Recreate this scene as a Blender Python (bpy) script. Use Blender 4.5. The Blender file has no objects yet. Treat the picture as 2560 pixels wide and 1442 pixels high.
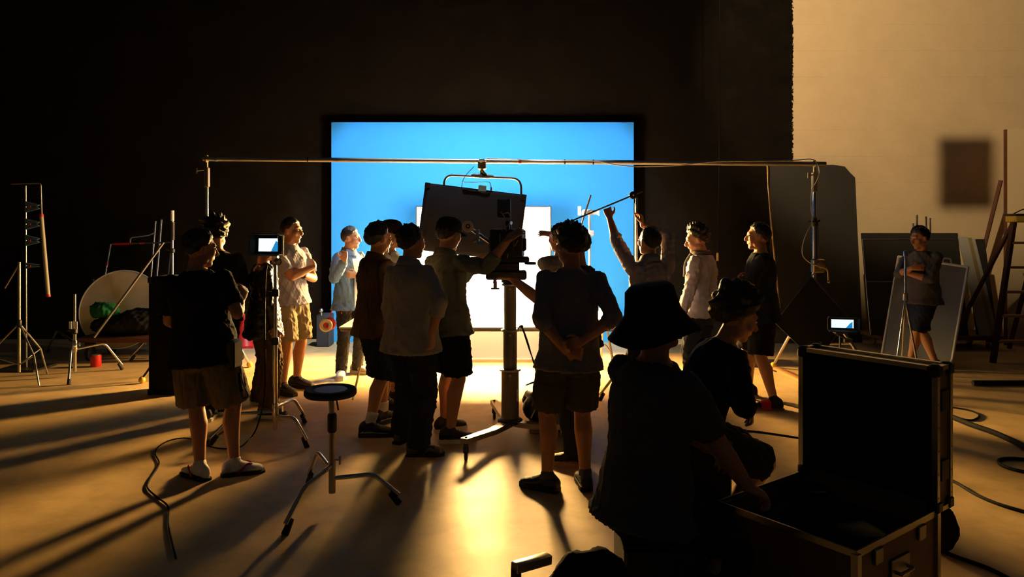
import bpy, math, random
import numpy as np
from mathutils import Vector, Matrix
random.seed(7)
rng = np.random.default_rng(11)
scene = bpy.context.scene
COL = scene.collection
V = Vector
# ------------------------------------------------------------------ camera
FPX, HOR, CAMH = 1850.0, 560.0, 1.68          # focal length in pixels, horizon row, eye height
cam_d = bpy.data.cameras.new('camera'); cam = bpy.data.objects.new('camera', cam_d); COL.objects.link(cam)
cam_d.sensor_fit = 'HORIZONTAL'; cam_d.sensor_width = 36.0; cam_d.lens = FPX / 2560 * 36
cam_d.shift_y = -(721 - HOR) / 2560
cam_d.clip_start = 0.05; cam_d.clip_end = 100
cam.location = (0, 0, CAMH); cam.rotation_euler = (math.radians(90), 0, 0)
scene.camera = cam
# ------------------------------------------------------------------ world, exposure
w = bpy.data.worlds.new('dark_studio'); scene.world = w; w.use_nodes = True
w.node_tree.nodes['Background'].inputs[0].default_value = (0.85, 0.93, 1.0, 1)
w.node_tree.nodes['Background'].inputs[1].default_value = 0.013
vs = scene.view_settings
vs.view_transform = 'Standard'; vs.look = 'None'; vs.exposure = 0.0; vs.gamma = 1.0; vs.use_curve_mapping = False
# lamp strengths (used in their builders); the two spots are added, unseen
PANEL_E, PANEL_C = 760.0, (1.0, 0.58, 0.17)       # white glowing diffusion panel behind the table
BANK_E, BANK_C = 30.0, (0.86, 0.93, 1.0)         # hanging fluorescent bank over the table
WALL_W, WALL_C = 1400.0, (1.0, 0.72, 0.37)        # added spot out of view, brightens the plaster wall
CYC_W, CYC_C = 1450.0, (0.85, 0.93, 1.0)          # added spot out of view, lights the blue backdrop

def P(px, py, Y):
    return V(((px - 1280) / FPX * Y, Y, CAMH - (py - HOR) / FPX * Y))
def F(px, py):
    Y = CAMH * FPX / (py - HOR)
    return V(((px - 1280) / FPX * Y, Y, 0.0))
UZ = V((0, 0, 1))

# ------------------------------------------------------------------ materials
MATS = {}
def mat(name, col, rough=0.6, metal=0.0, var=0.12, scale=8.0, bump=0.0, bscale=60.0, spec=0.5, emit=None, estr=0.0, alpha=None, sheen=0.0):
    if name in MATS: return MATS[name]
    m = bpy.data.materials.new(name); m.use_nodes = True
    nt = m.node_tree; b = nt.nodes['Principled BSDF']
    tc = nt.nodes.new('ShaderNodeTexCoord')
    no = nt.nodes.new('ShaderNodeTexNoise'); no.inputs['Scale'].default_value = scale; no.inputs['Detail'].default_value = 5
    nt.links.new(tc.outputs['Object'], no.inputs['Vector'])
    mx = nt.nodes.new('ShaderNodeMix'); mx.data_type = 'RGBA'
    mx.inputs[6].default_value = tuple(max(0, c * (1 - var)) for c in col) + (1,)
    mx.inputs[7].default_value = tuple(min(1, c * (1 + var)) for c in col) + (1,)
    nt.links.new(no.outputs['Fac'], mx.inputs[0]); nt.links.new(mx.outputs[2], b.inputs['Base Color'])
    b.inputs['Roughness'].default_value = rough; b.inputs['Metallic'].default_value = metal
    b.inputs['Specular IOR Level'].default_value = spec
    if sheen: b.inputs['Sheen Weight'].default_value = sheen
    if bump:
        n2 = nt.nodes.new('ShaderNodeTexNoise'); n2.inputs['Scale'].default_value = bscale; n2.inputs['Detail'].default_value = 4
        nt.links.new(tc.outputs['Object'], n2.inputs['Vector'])
        bp = nt.nodes.new('ShaderNodeBump'); bp.inputs['Strength'].default_value = bump; bp.inputs['Distance'].default_value = 0.01
        nt.links.new(n2.outputs['Fac'], bp.inputs['Height']); nt.links.new(bp.outputs['Normal'], b.inputs['Normal'])
    if emit is not None:
        b.inputs['Emission Color'].default_value = tuple(emit) + (1,); b.inputs['Emission Strength'].default_value = estr
    if alpha is not None: b.inputs['Alpha'].default_value = alpha
    MATS[name] = m
    return m
def cloth(name, col, rough=0.9, **k):
    k.setdefault('bump', 0.25); k.setdefault('bscale', 45.0); k.setdefault('var', 0.18); k.setdefault('scale', 6.0)
    return mat(name, col, rough, spec=0.2, **k)
M_SKIN = mat('skin', (0.48, 0.235, 0.13), 0.5, var=0.08, scale=30)
M_HAIR = mat('black_hair', (0.012, 0.009, 0.008), 0.45, var=0.3, scale=60, bump=0.4, bscale=180)
M_CHROME = mat('chromed_steel', (0.62, 0.60, 0.56), 0.22, 1.0, var=0.06)
M_STEEL = mat('dull_steel', (0.42, 0.40, 0.37), 0.38, 1.0, var=0.12)
M_BLACKM = mat('black_metal', (0.012, 0.012, 0.013), 0.45, 0.0, var=0.2)
M_RUBBER = mat('black_rubber', (0.01, 0.01, 0.01), 0.7, var=0.2)
M_PLASTIC = mat('black_plastic', (0.015, 0.015, 0.016), 0.4, var=0.2)
M_GREYM = mat('grey_painted_metal', (0.20, 0.185, 0.15), 0.45, 0.4, var=0.12)
M_WHITEP = mat('white_plastic', (0.75, 0.74, 0.70), 0.45, var=0.05)
M_RED = mat('red_plastic', (0.55, 0.02, 0.015), 0.4, var=0.1)
M_WOOD = mat('raw_wood', (0.36, 0.20, 0.09), 0.6, var=0.25, scale=14)
M_DKWOOD = mat('dark_red_wood', (0.10, 0.035, 0.018), 0.6, var=0.25, scale=14)
M_GLASS = mat('dark_glass', (0.01, 0.014, 0.02), 0.08, var=0.0)
M_CABLE = mat('black_cable', (0.008, 0.008, 0.008), 0.8, var=0.1, spec=0.15)
M_GCABLE = mat('grey_cable', (0.35, 0.34, 0.33), 0.5, var=0.1)
M_WHITE = mat('white_board', (0.82, 0.82, 0.80), 0.6, var=0.03)
M_YELLOW = mat('yellow_plastic', (0.65, 0.42, 0.05), 0.5, var=0.1)
M_BLUE = mat('blue_plastic', (0.10, 0.22, 0.36), 0.5, var=0.1)
M_GREEN = cloth('green_cloth', (0.02, 0.16, 0.04))
M_BLKCLOTH = cloth('black_cloth', (0.010, 0.010, 0.011))
M_ALU = mat('aluminium', (0.55, 0.53, 0.48), 0.35, 1.0, var=0.08)
M_BRASS = mat('weathered_brass', (0.45, 0.34, 0.20), 0.35, 1.0, var=0.15, scale=40)
M_SOLE = mat('white_sole', (0.7, 0.68, 0.64), 0.6, var=0.06)

# ------------------------------------------------------------------ mesh collector
def basis(d):
    d = V(d).normalized()
    a = V((0, 0, 1)) if abs(d.z) < 0.9 else V((1, 0, 0))
    x = a.cross(d).normalized(); y = d.cross(x).normalized()
    return x, y, d
class MB:
    def __init__(self): self.v = []; self.f = []; self.m = []
    def _add(self, vs, fs, mi=0):
        o = len(self.v); self.v += [tuple(q) for q in vs]; self.f += [tuple(i + o for i in q) for q in fs]; self.m += [mi] * len(fs)
        return self
    def loft(self, rings, caps=True, mi=0, closed=True):
        n = len(rings[0]); vs = [q for r in rings for q in r]; fs = []
        for k in range(len(rings) - 1):
            for i in range(n if closed else n - 1):
                j = (i + 1) % n
                fs.append((k * n + i, k * n + j, (k + 1) * n + j, (k + 1) * n + i))
        if caps:
            fs.append(tuple(range(n - 1, -1, -1))); fs.append(tuple((len(rings) - 1) * n + i for i in range(n)))
        return self._add(vs, fs, mi)
    def tube(self, pts, rad, n=10, mi=0, caps=True):
        pts = [V(p) for p in pts]
        if not hasattr(rad, '__len__'): rad = [rad] * len(pts)
        x = None; rings = []
        for i, p in enumerate(pts):
            if i == 0: d = pts[1] - pts[0]
            elif i == len(pts) - 1: d = pts[-1] - pts[-2]
            else: d = (pts[i + 1] - pts[i]).normalized() + (pts[i] - pts[i - 1]).normalized()
            d = d.normalized() if d.length > 1e-9 else V((0, 0, 1))
            if x is None: x, y, _ = basis(d)
            else:
                x = (x - d * x.dot(d)); x = x.normalized() if x.length > 1e-6 else basis(d)[0]; y = d.cross(x)
            rings.append([p + (x * math.cos(a) + y * math.sin(a)) * rad[i] for a in [2 * math.pi * k / n for k in range(n)]])
        return self.loft(rings, caps, mi)
    def rod(self, a, b, r, r2=None, n=10, mi=0): return self.tube([a, b], [r, r if r2 is None else r2], n, mi)
    def ell(self, c, ax, nu=16, nv=10, mi=0):
        c = V(c); a, b, d = [V(q) for q in ax]; vs = [c - d]; fs = []
        for j in range(1, nv):
            t = -math.pi / 2 + math.pi * j / nv
            for i in range(nu):
                p = 2 * math.pi * i / nu
                vs.append(c + (a * math.cos(p) + b * math.sin(p)) * math.cos(t) + d * math.sin(t))
        vs.append(c + d); L = len(vs) - 1
        for i in range(nu):
            k = (i + 1) % nu
            fs.append((0, 1 + k, 1 + i)); fs.append((L, L - nu + i, L - nu + k))
            for j in range(nv - 2): fs.append((1 + j * nu + i, 1 + j * nu + k, 1 + (j + 1) * nu + k, 1 + (j + 1) * nu + i))
        return self._add(vs, fs, mi)
    def ball(self, c, r, nu=12, nv=8, mi=0): return self.ell(c, ((r, 0, 0), (0, r, 0), (0, 0, r)), nu, nv, mi)
    def box(self, c, half, ax=None, bev=0.0, mi=0):
        c = V(c); X, Y, Z = ax if ax else (V((1, 0, 0)), V((0, 1, 0)), V((0, 0, 1)))
        X, Y, Z = V(X), V(Y), V(Z); hx, hy, hz = half
        if bev <= 0:
            vs = [c + X * sx * hx + Y * sy * hy + Z * sz * hz for sz in (-1, 1) for sx, sy in ((-1, -1), (1, -1), (1, 1), (-1, 1))]
            return self._add(vs, [(3, 2, 1, 0), (4, 5, 6, 7), (0, 1, 5, 4), (1, 2, 6, 5), (2, 3, 7, 6), (3, 0, 4, 7)], mi)
        rings = []
        bv = min(bev, hx * .9, hy * .9, hz * .9)
        for z, ins in ((-hz, bv), (-hz + bv, 0), (hz - bv, 0), (hz, bv)):
            ax_, ay_ = hx - ins, hy - ins; k = bv * 0.7
            pts = [(-ax_ + k, -ay_), (ax_ - k, -ay_), (ax_, -ay_ + k), (ax_, ay_ - k), (ax_ - k, ay_), (-ax_ + k, ay_), (-ax_, ay_ - k), (-ax_, -ay_ + k)]
            rings.append([c + X * p[0] + Y * p[1] + Z * z for p in pts])
        return self.loft(rings, True, mi)
    def prism(self, poly, d, mi=0):
        d = V(d); return self.loft([[V(p) for p in poly], [V(p) + d for p in poly]], True, mi)
    def lathe(self, c, prof, n=24, axis=(0, 0, 1), mi=0, caps=True):
        x, y, z = basis(axis); c = V(c)
        return self.loft([[c + (x * math.cos(a) + y * math.sin(a)) * r + z * h for a in [2 * math.pi * k / n for k in range(n)]] for r, h in prof], caps, mi)
    def torus(self, c, axis, R, r, n=28, m=8, mi=0):
        x, y, z = basis(axis); c = V(c); vs = []; fs = []
        for i in range(n):
            a = 2 * math.pi * i / n; d = x * math.cos(a) + y * math.sin(a)
            for j in range(m):
                b = 2 * math.pi * j / m; vs.append(c + d * (R + r * math.cos(b)) + z * r * math.sin(b))
        for i in range(n):
            for j in range(m):
                i2, j2 = (i + 1) % n, (j + 1) % m; fs.append((i * m + j, i2 * m + j, i2 * m + j2, i * m + j2))
        return self._add(vs, fs, mi)
    def build(self, name, mats, parent=None, angle=42, origin=None):
        if parent is not None: o = V(parent['_o'])
        elif origin is not None: o = V(origin)
        else:
            a = np.array(self.v); o = V(((a[:, 0].min() + a[:, 0].max()) / 2, (a[:, 1].min() + a[:, 1].max()) / 2, a[:, 2].min()))
        me = bpy.data.meshes.new(name)
        me.from_pydata([(q[0] - o.x, q[1] - o.y, q[2] - o.z) for q in self.v], [], self.f)
        finish(me, mats, angle)
        if max(self.m) > 0: me.polygons.foreach_set('material_index', self.m)
        ob = bpy.data.objects.new(name, me); COL.objects.link(ob)
        ob.parent = parent
        if parent is None: ob.location = o; ob['_o'] = tuple(o)
        else: ob['_o'] = tuple(o)
        return ob
def finish(me, mats, angle=42):
    import bmesh
    bm = bmesh.new(); bm.from_mesh(me); bmesh.ops.recalc_face_normals(bm, faces=bm.faces); bm.to_mesh(me); bm.free()
    for m in (mats if isinstance(mats, (list, tuple)) else [mats]): me.materials.append(m)
    me.polygons.foreach_set('use_smooth', [True] * len(me.polygons))
    if angle < 180: me.set_sharp_from_angle(angle=math.radians(angle))
    me.update()
def tag(o, label, cat=None, group=None, kind=None):
    o['label'] = label
    if cat: o['category'] = cat
    if group: o['group'] = group
    if kind: o['kind'] = kind
    return o
def thing(name, loc, label, cat, group=None):
    o = bpy.data.objects.new(name, None); COL.objects.link(o); o.location = loc; o['_o'] = tuple(loc)
    o.empty_display_size = 0.1; o.matrix_world = Matrix.Translation(V(loc))
    return tag(o, label, cat, group)
def struct(o, label=None):
    o['kind'] = 'structure'
    if label: o['label'] = label
    return o
def bez(pts, n=8):
    """smooth curve through points (Catmull-Rom)"""
    pts = [V(p) for p in pts]; q = [pts[0] * 2 - pts[1]] + pts + [pts[-1] * 2 - pts[-2]]; out = []
    for i in range(1, len(q) - 2):
        for k in range(n):
            t = k / n; a, b, c, d = q[i - 1], q[i], q[i + 1], q[i + 2]
            out.append(0.5 * ((2 * b) + (c - a) * t + (2 * a - 5 * b + 4 * c - d) * t * t + (3 * b - a - 3 * c + d) * t ** 3))
    out.append(pts[-1]); return out
def bent(pts, r=0.05, n=5):
    """polyline with rounded corners"""
    pts = [V(p) for p in pts]; out = [pts[0]]
    for i in range(1, len(pts) - 1):
        a = pts[i] + (pts[i - 1] - pts[i]).normalized() * r; c = pts[i] + (pts[i + 1] - pts[i]).normalized() * r
        for k in range(n + 1):
            t = k / n; out.append(a * (1 - t) ** 2 + pts[i] * 2 * t * (1 - t) + c * t * t)
    out.append(pts[-1]); return out

# ------------------------------------------------------------------ unseen spot lamps added out of frame
def added_spot(name, label, loc, target, watts, col, cone, blend, size):
    t = thing(name, loc, label, 'studio lamp')
    d = (V(target) - V(loc)).normalized(); x, y, z = basis(d)
    b = MB(); b.lathe(V(loc) - d * 0.32, [(0.05, 0), (0.13, 0.02), (0.15, 0.08), (0.15, 0.26), (0.17, 0.30)], 24, d, caps=False); b.build('housing', M_BLACKM, t)
    b = MB(); b.tube(bent([V(loc) - d * .12 + x * .18, V(loc) - d * .12 + x * .18 + UZ * .35, V(loc) - d * .12 - x * .18 + UZ * .35, V(loc) - d * .12 - x * .18], .05), .012); b.rod(V(loc) - d * .12 + UZ * .35, V((loc[0], loc[1], 6.6)), .02); b.build('yoke', M_BLACKM, t)
    ld = bpy.data.lights.new(name + '_beam', 'SPOT'); ld.energy = watts; ld.color = col; ld.spot_size = math.radians(cone); ld.spot_blend = blend; ld.shadow_soft_size = size
    lo = bpy.data.objects.new('beam', ld); COL.objects.link(lo); lo.parent = t
    lo.rotation_mode = 'QUATERNION'; lo.rotation_quaternion = d.to_track_quat('-Z', 'Y')
    return t
WALL_LAMP = (2.4, 5.6, 5.9)
wl = added_spot('added_spotlight', 'unseen black spot lamp, added to brighten the bare plaster wall', WALL_LAMP, (5.4, 10.8, 4.1), WALL_W, WALL_C, 55, 0.45, 0.05)  # made-up lamp above the frame, brightens the plaster
cl = added_spot('added_spotlight', 'unseen black spot lamp, added to light the blue backdrop', (-0.40, 7.85, 6.3), (-0.40, 10.5, 1.0), CYC_W, CYC_C, 62, 0.25, 0.04)  # made-up lamp above the frame, evens out the backdrop
MB().box((-0.40, 8.25, 6.17), (.65, .004, .33)).build('added_beam_cut', M_BLACKM, cl)  # unseen plate added to keep the beam off the wall above
MB().rod((-.12, 7.95, 6.32), (-.12, 8.25, 6.35), .01).build('beam_cut_arm', M_BLACKM, cl)
# ================================================================== the setting
def floor_mat():
    m = bpy.data.materials.new('sealed_concrete'); m.use_nodes = True; nt = m.node_tree; b = nt.nodes['Principled BSDF']; L = nt.links.new
    tc = nt.nodes.new('ShaderNodeTexCoord')
    def noise(s, d=6, rr=0.6):
        n = nt.nodes.new('ShaderNodeTexNoise'); n.inputs['Scale'].default_value = s; n.inputs['Detail'].default_value = d; n.inputs['Roughness'].default_value = rr
        L(tc.outputs['Object'], n.inputs['Vector']); return n
    a, c, e = noise(0.7), noise(5.0), noise(70, 3)
    r = nt.nodes.new('ShaderNodeValToRGB'); L(a.outputs['Fac'], r.inputs[0])
    r.color_ramp.elements[0].position = .32; r.color_ramp.elements[0].color = (.50, .345, .165, 1)
    r.color_ramp.elements[1].position = .70; r.color_ramp.elements[1].color = (.70, .50, .25, 1)
    r2 = nt.nodes.new('ShaderNodeValToRGB'); L(c.outputs['Fac'], r2.inputs[0])
    r2.color_ramp.elements[0].position = .30; r2.color_ramp.elements[0].color = (.66, .64, .60, 1)
    r2.color_ramp.elements[1].position = .58; r2.color_ramp.elements[1].color = (1, 1, 1, 1)
    mx = nt.nodes.new('ShaderNodeMix'); mx.data_type = 'RGBA'; mx.blend_type = 'MULTIPLY'; mx.inputs[0].default_value = 0.7
    L(r.outputs[0], mx.inputs[6]); L(r2.outputs[0], mx.inputs[7]); L(mx.outputs[2], b.inputs['Base Color'])
    mr = nt.nodes.new('ShaderNodeMapRange'); L(c.outputs['Fac'], mr.inputs[0]); mr.inputs[3].default_value = .44; mr.inputs[4].default_value = .60; b.inputs['Specular IOR Level'].default_value = .35; L(mr.outputs[0], b.inputs['Roughness'])
    bp = nt.nodes.new('ShaderNodeBump'); bp.inputs['Strength'].default_value = .12; bp.inputs['Distance'].default_value = .01
    ad = nt.nodes.new('ShaderNodeMath'); ad.operation = 'MULTIPLY_ADD'; ad.inputs[1].default_value = .35; L(e.outputs['Fac'], ad.inputs[0]); L(c.outputs['Fac'], ad.inputs[2])
    L(ad.outputs[0], bp.inputs['Height']); L(bp.outputs[0], b.inputs['Normal'])
    return m
def wall_mat():
    """black paint up to X = 4.1 with a ragged brushed edge, warm plaster beyond"""
    m = bpy.data.materials.new('painted_wall'); m.use_nodes = True; nt = m.node_tree; b = nt.nodes['Principled BSDF']; L = nt.links.new
    tc = nt.nodes.new('ShaderNodeTexCoord'); sp = nt.nodes.new('ShaderNodeSeparateXYZ'); L(tc.outputs['Object'], sp.inputs[0])
    def noise(s, d=6, rr=0.6, st=None):
        n = nt.nodes.new('ShaderNodeTexNoise'); n.inputs['Scale'].default_value = s; n.inputs['Detail'].default_value = d; n.inputs['Roughness'].default_value = rr
        if st:
            mp = nt.nodes.new('ShaderNodeMapping'); mp.inputs['Scale'].default_value = st; L(tc.outputs['Object'], mp.inputs[0]); L(mp.outputs[0], n.inputs['Vector'])
        else: L(tc.outputs['Object'], n.inputs['Vector'])
        return n
    def math_(op, a, bb, c=None):
        n = nt.nodes.new('ShaderNodeMath'); n.operation = op
        for i, q in enumerate((a, bb, c)):
            if q is None: continue
            if isinstance(q, (int, float)): n.inputs[i].default_value = q
            else: L(q, n.inputs[i])
        return n.outputs[0]
    n1 = noise(26, 6, .75); n2 = noise(3.0, 8, .7)
    edge = math_('MULTIPLY_ADD', math_('SUBTRACT', n1.outputs[0], .5), .16, sp.outputs[0])
    plaster = math_('GREATER_THAN', edge, 4.10)
    # flakes where the plaster shows through, denser near the edge
    fl = noise(9, 10, .8)
    near = nt.nodes.new('ShaderNodeMapRange'); L(sp.outputs[0], near.inputs[0]); near.inputs[1].default_value = 1.5; near.inputs[2].default_value = 4.2; near.inputs[3].default_value = .80; near.inputs[4].default_value = .655
    chips = math_('GREATER_THAN', fl.outputs[0], near.outputs[0])
    rp = nt.nodes.new('ShaderNodeValToRGB'); L(n2.outputs[0], rp.inputs[0])
    rp.color_ramp.elements[0].color = (.50, .38, .24, 1); rp.color_ramp.elements[1].color = (.66, .52, .35, 1)
    rb = nt.nodes.new('ShaderNodeValToRGB'); L(n2.outputs[0], rb.inputs[0])
    rb.color_ramp.elements[0].position = .35; rb.color_ramp.elements[0].color = (.0035, .0029, .0024, 1); rb.color_ramp.elements[1].position = .75; rb.color_ramp.elements[1].color = (.009, .007, .005, 1)
    # faint horizontal joints in the plaster
    zz = math_('FRACT', math_('MULTIPLY', math_('ADD', sp.outputs[2], math_('MULTIPLY', n2.outputs[0], .05)), 2.6), 0)
    jl = math_('LESS_THAN', zz, .018); br = noise(1.3, 3); jl = math_('MULTIPLY', jl, math_('GREATER_THAN', br.outputs[0], .5))
    mj = nt.nodes.new('ShaderNodeMix'); mj.data_type = 'RGBA'; L(math_('MULTIPLY', jl, .16), mj.inputs[0]); L(rp.outputs[0], mj.inputs[6]); mj.inputs[7].default_value = (.2, .14, .08, 1)
    mc = nt.nodes.new('ShaderNodeMix'); mc.data_type = 'RGBA'; L(chips, mc.inputs[0]); L(rb.outputs[0], mc.inputs[6]); mc.inputs[7].default_value = (.22, .16, .09, 1)
    mx = nt.nodes.new('ShaderNodeMix'); mx.data_type = 'RGBA'; L(plaster, mx.inputs[0]); L(mc.outputs[2], mx.inputs[6]); L(mj.outputs[2], mx.inputs[7])
    L(mx.outputs[2], b.inputs['Base Color']); b.inputs['Roughness'].default_value = .8; b.inputs['Specular IOR Level'].default_value = .04
    bp = nt.nodes.new('ShaderNodeBump'); bp.inputs['Strength'].default_value = .25; bp.inputs['Distance'].default_value = .01; L(n1.outputs[0], bp.inputs['Height']); L(bp.outputs[0], b.inputs['Normal'])
    return m
XL, XR, YB, YN, ZT = -9.2, 9.2, 10.8, -3.0, 6.8
struct(MB().box((0, (YB + YN) / 2, -.05), (XR + .2, (YB - YN) / 2 + .2, .05)).build('floor', floor_mat(), origin=(0, 0, 0)), 'worn beige sealed concrete studio floor')
struct(MB().box((0, YB + .1, ZT / 2), (XR, .1, ZT / 2)).build('wall_back', wall_mat(), origin=(0, YB, 0)), 'studio wall, black painted up to a ragged edge, bare plaster beyond')
M_DARKW = mat('dark_wall_paint', (.012, .011, .010), .85, var=.2, scale=3)
struct(MB().box((XL - .1, (YB + YN) / 2, ZT / 2), (.1, (YB - YN) / 2, ZT / 2)).build('wall_left', M_DARKW), 'black painted side wall')
struct(MB().box((XR + .1, (YB + YN) / 2, ZT / 2), (.1, (YB - YN) / 2, ZT / 2)).build('wall_right', M_DARKW), 'black painted side wall')
# ================================================================== people
def remesh(mb, name, voxel, smooth, mats, parent, wr=0.0, seed=0, fac=0.5, wscale=1.0):
    """union of overlapping closed shapes as one continuous skin"""
    me = bpy.data.meshes.new('tmp'); me.from_pydata([tuple(q) for q in mb.v], [], mb.f)
    ob = bpy.data.objects.new('tmp', me); COL.objects.link(ob)
    rm = ob.modifiers.new('r', 'REMESH'); rm.mode = 'VOXEL'; rm.voxel_size = voxel
    if smooth:
        sm = ob.modifiers.new('s', 'SMOOTH'); sm.factor = fac; sm.iterations = smooth
    dg = bpy.context.evaluated_depsgraph_get(); ev = ob.evaluated_get(dg)
    out = bpy.data.meshes.new_from_object(ev); out.name = name
    bpy.data.objects.remove(ob); bpy.data.meshes.remove(me)
    n = len(out.vertices); co = np.empty(n * 3); out.vertices.foreach_get('co', co); co = co.reshape(-1, 3)
    if wr:
        nr = np.empty(n * 3); out.vertices.foreach_get('normal', nr); nr = nr.reshape(-1, 3)
        r = np.random.default_rng(seed + 1); d = np.zeros(n); q = co.copy()
        q += 0.03 * np.sin(co[:, [1, 2, 0]] * 9 * wscale + r.uniform(0, 6, 3))
        for k in range(9):
            fr = r.normal(size=3) * np.array([26, 26, 18]) * wscale * (1 + .25 * k)
            s = np.sin(q @ fr + r.uniform(0, 6)); d += (1 - np.abs(s)) ** 2 * r.uniform(.5, 1) / (1 + .18 * k)
        d -= d.mean(); co = co + nr * (d * wr * 0.5)[:, None]
    o = np.array(parent['_o']); co = co - o
    out.vertices.foreach_set('co', co.ravel())
    out.materials.clear()
    for m in (mats if isinstance(mats, (list, tuple)) else [mats]): out.materials.append(m)
    out.polygons.foreach_set('use_smooth', [True] * len(out.polygons)); out.update()
    ob = bpy.data.objects.new(name, out); COL.objects.link(ob); ob.parent = parent; ob['_o'] = tuple(parent['_o'])
    return ob

def ik(a, t, l1, l2, pole):
    a, t, pole = V(a), V(t), V(pole); d = t - a; L = d.length; mx = (l1 + l2) * .995
    if L > mx: d = d * (mx / L); L = mx
    L = max(L, abs(l1 - l2) + .02); dn = d.normalized(); t = a + dn * L
    x = (l1 * l1 - l2 * l2 + L * L) / (2 * L); hgt = math.sqrt(max(0, l1 * l1 - x * x))
    p = pole - dn * pole.dot(dn); p = p.normalized() if p.length > 1e-5 else basis(dn)[0]
    return a + dn * x + p * hgt, t

def hand(mb, w, d, n, curl, side, s=1.0, spread=1.0):
    d = V(d).normalized(); n = V(n); n = (n - d * n.dot(d)).normalized(); th = d.cross(n) * side
    k = s
    rings = []
    for x, hw, ht in ((-.015, .026, .021), (.012, .029, .020), (.045, .039, .017), (.078, .041, .014), (.094, .037, .011)):
        rings.append([w + d * x * k + (th * math.cos(a) * hw + n * math.sin(a) * ht) * k for a in [2 * math.pi * i / 12 for i in range(12)]])
    mb.loft(rings)
    for i, (off, ln, an) in enumerate(((.030, .072, 9), (.010, .080, 2), (-.011, .074, -5), (-.031, .058, -13))):
        p = w + d * .085 * k + th * off * k; a0 = math.radians(an * spread)
        dd = d * math.cos(a0) + th * math.sin(a0); ax = dd.cross(n)
        pts = [p]; c = 0
        for j, fr in enumerate((.46, .30, .24)):
            c += math.radians(curl) * (1.0, 1.15, .8)[j] * (1 + .12 * i)
            pts.append(pts[-1] + (dd * math.cos(c) + n * math.sin(c)) * ln * fr * k)
        mb.tube(pts, [.0098 * k, .0092 * k, .0084 * k, .0066 * k], 8)
        mb.ball(pts[-1], .0066 * k, 8, 6)
    p = w + d * .022 * k + th * .026 * k; c = math.radians(30 + curl * .35)
    q1 = p + (th * .7 + d * .7 + n * math.sin(c) * .5).normalized() * .042 * k
    q2 = q1 + (th * .25 + d * .9 + n * math.sin(c) * .7).normalized() * .030 * k
    q3 = q2 + (d * .95 + n * math.sin(c) * .8 - th * .05).normalized() * .024 * k
    mb.tube([p - th * .012 * k, p, q1, q2, q3], [.013 * k, .0145 * k, .0115 * k, .0105 * k, .007 * k], 8); mb.ball(q3, .007 * k, 8, 6)

def foot_rings(a, d, sc=1.0, grow=0.0, zoff=0.0, top=1.0):
    """cross-sections of a foot, heel to toe; a = ankle point on the floor"""
    x = V((d.x, d.y, 0)).normalized(); y = V((-x.y, x.x, 0)); rings = []
    for px, hw, ht in ((-.078, .020, .045), (-.070, .031, .075), (-.045, .036, .098), (-.005, .038, .102), (.040, .040, .080), (.085, .046, .060), (.125, .047, .046), (.160, .040, .037), (.182, .024, .026)):
        hw = hw * sc + grow; ht = ht * sc * top + grow; rings.append([V((a.x, a.y, zoff)) + x * (px * sc + (grow if px > .1 else -grow if px < -.06 else 0)) + y * hw * cx + UZ * (ht * cz) for cx, cz in
            [(math.cos(t), 0.42 + 0.58 * math.sin(t)) if math.sin(t) >= 0 else (math.cos(t) * .96, 0.42 + 0.42 * math.sin(t)) for t in [2 * math.pi * i / 14 for i in range(14)]]])
    return rings
def sole_poly(a, d, sc, grow):
    x = V((d.x, d.y, 0)).normalized(); y = V((-x.y, x.x, 0)); out = []
    for px, hw in ((-.088, .018), (-.078, .034), (-.04, .041), (.02, .040), (.08, .049), (.13, .051), (.17, .043), (.195, .022)):
        out.append((px * sc, hw * sc + grow))
    pts = [(p, h) for p, h in out] + [(p, -h) for p, h in reversed(out)]
    return [V((a.x, a.y, 0)) + x * p + y * h for p, h in pts]

def head_parts(mb, c, f, u, r, k):
    def E(fr, ff, uu, ar, af, au, nu=16, nv=10):
        mb.ell(c + (r * fr + f * ff + u * uu) * k, (r * ar * k, f * af * k, u * au * k), nu, nv)
    E(0, -.012, .022, .076, .094, .095, 20, 14); E(0, .028, -.036, .058, .064, .080); E(0, .060, -.096, .028, .026, .024)
    E(0, .072, .030, .052, .022, .018); E(0, .083, -.060, .025, .014, .012)
    mb.tube([c + (f * .086 + u * .016) * k, c + (f * .112 - u * .030) * k], [.009 * k, .016 * k], 8); mb.ball(c + (f * .108 - u * .031) * k, .015 * k, 8, 6)
    for s in (-1, 1):
        E(s * .034, .056, -.018, .030, .032, .034); E(s * .079, -.010, -.004, .011, .020, .034); E(s * .050, .005, -.070, .018, .04, .035)

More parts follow.
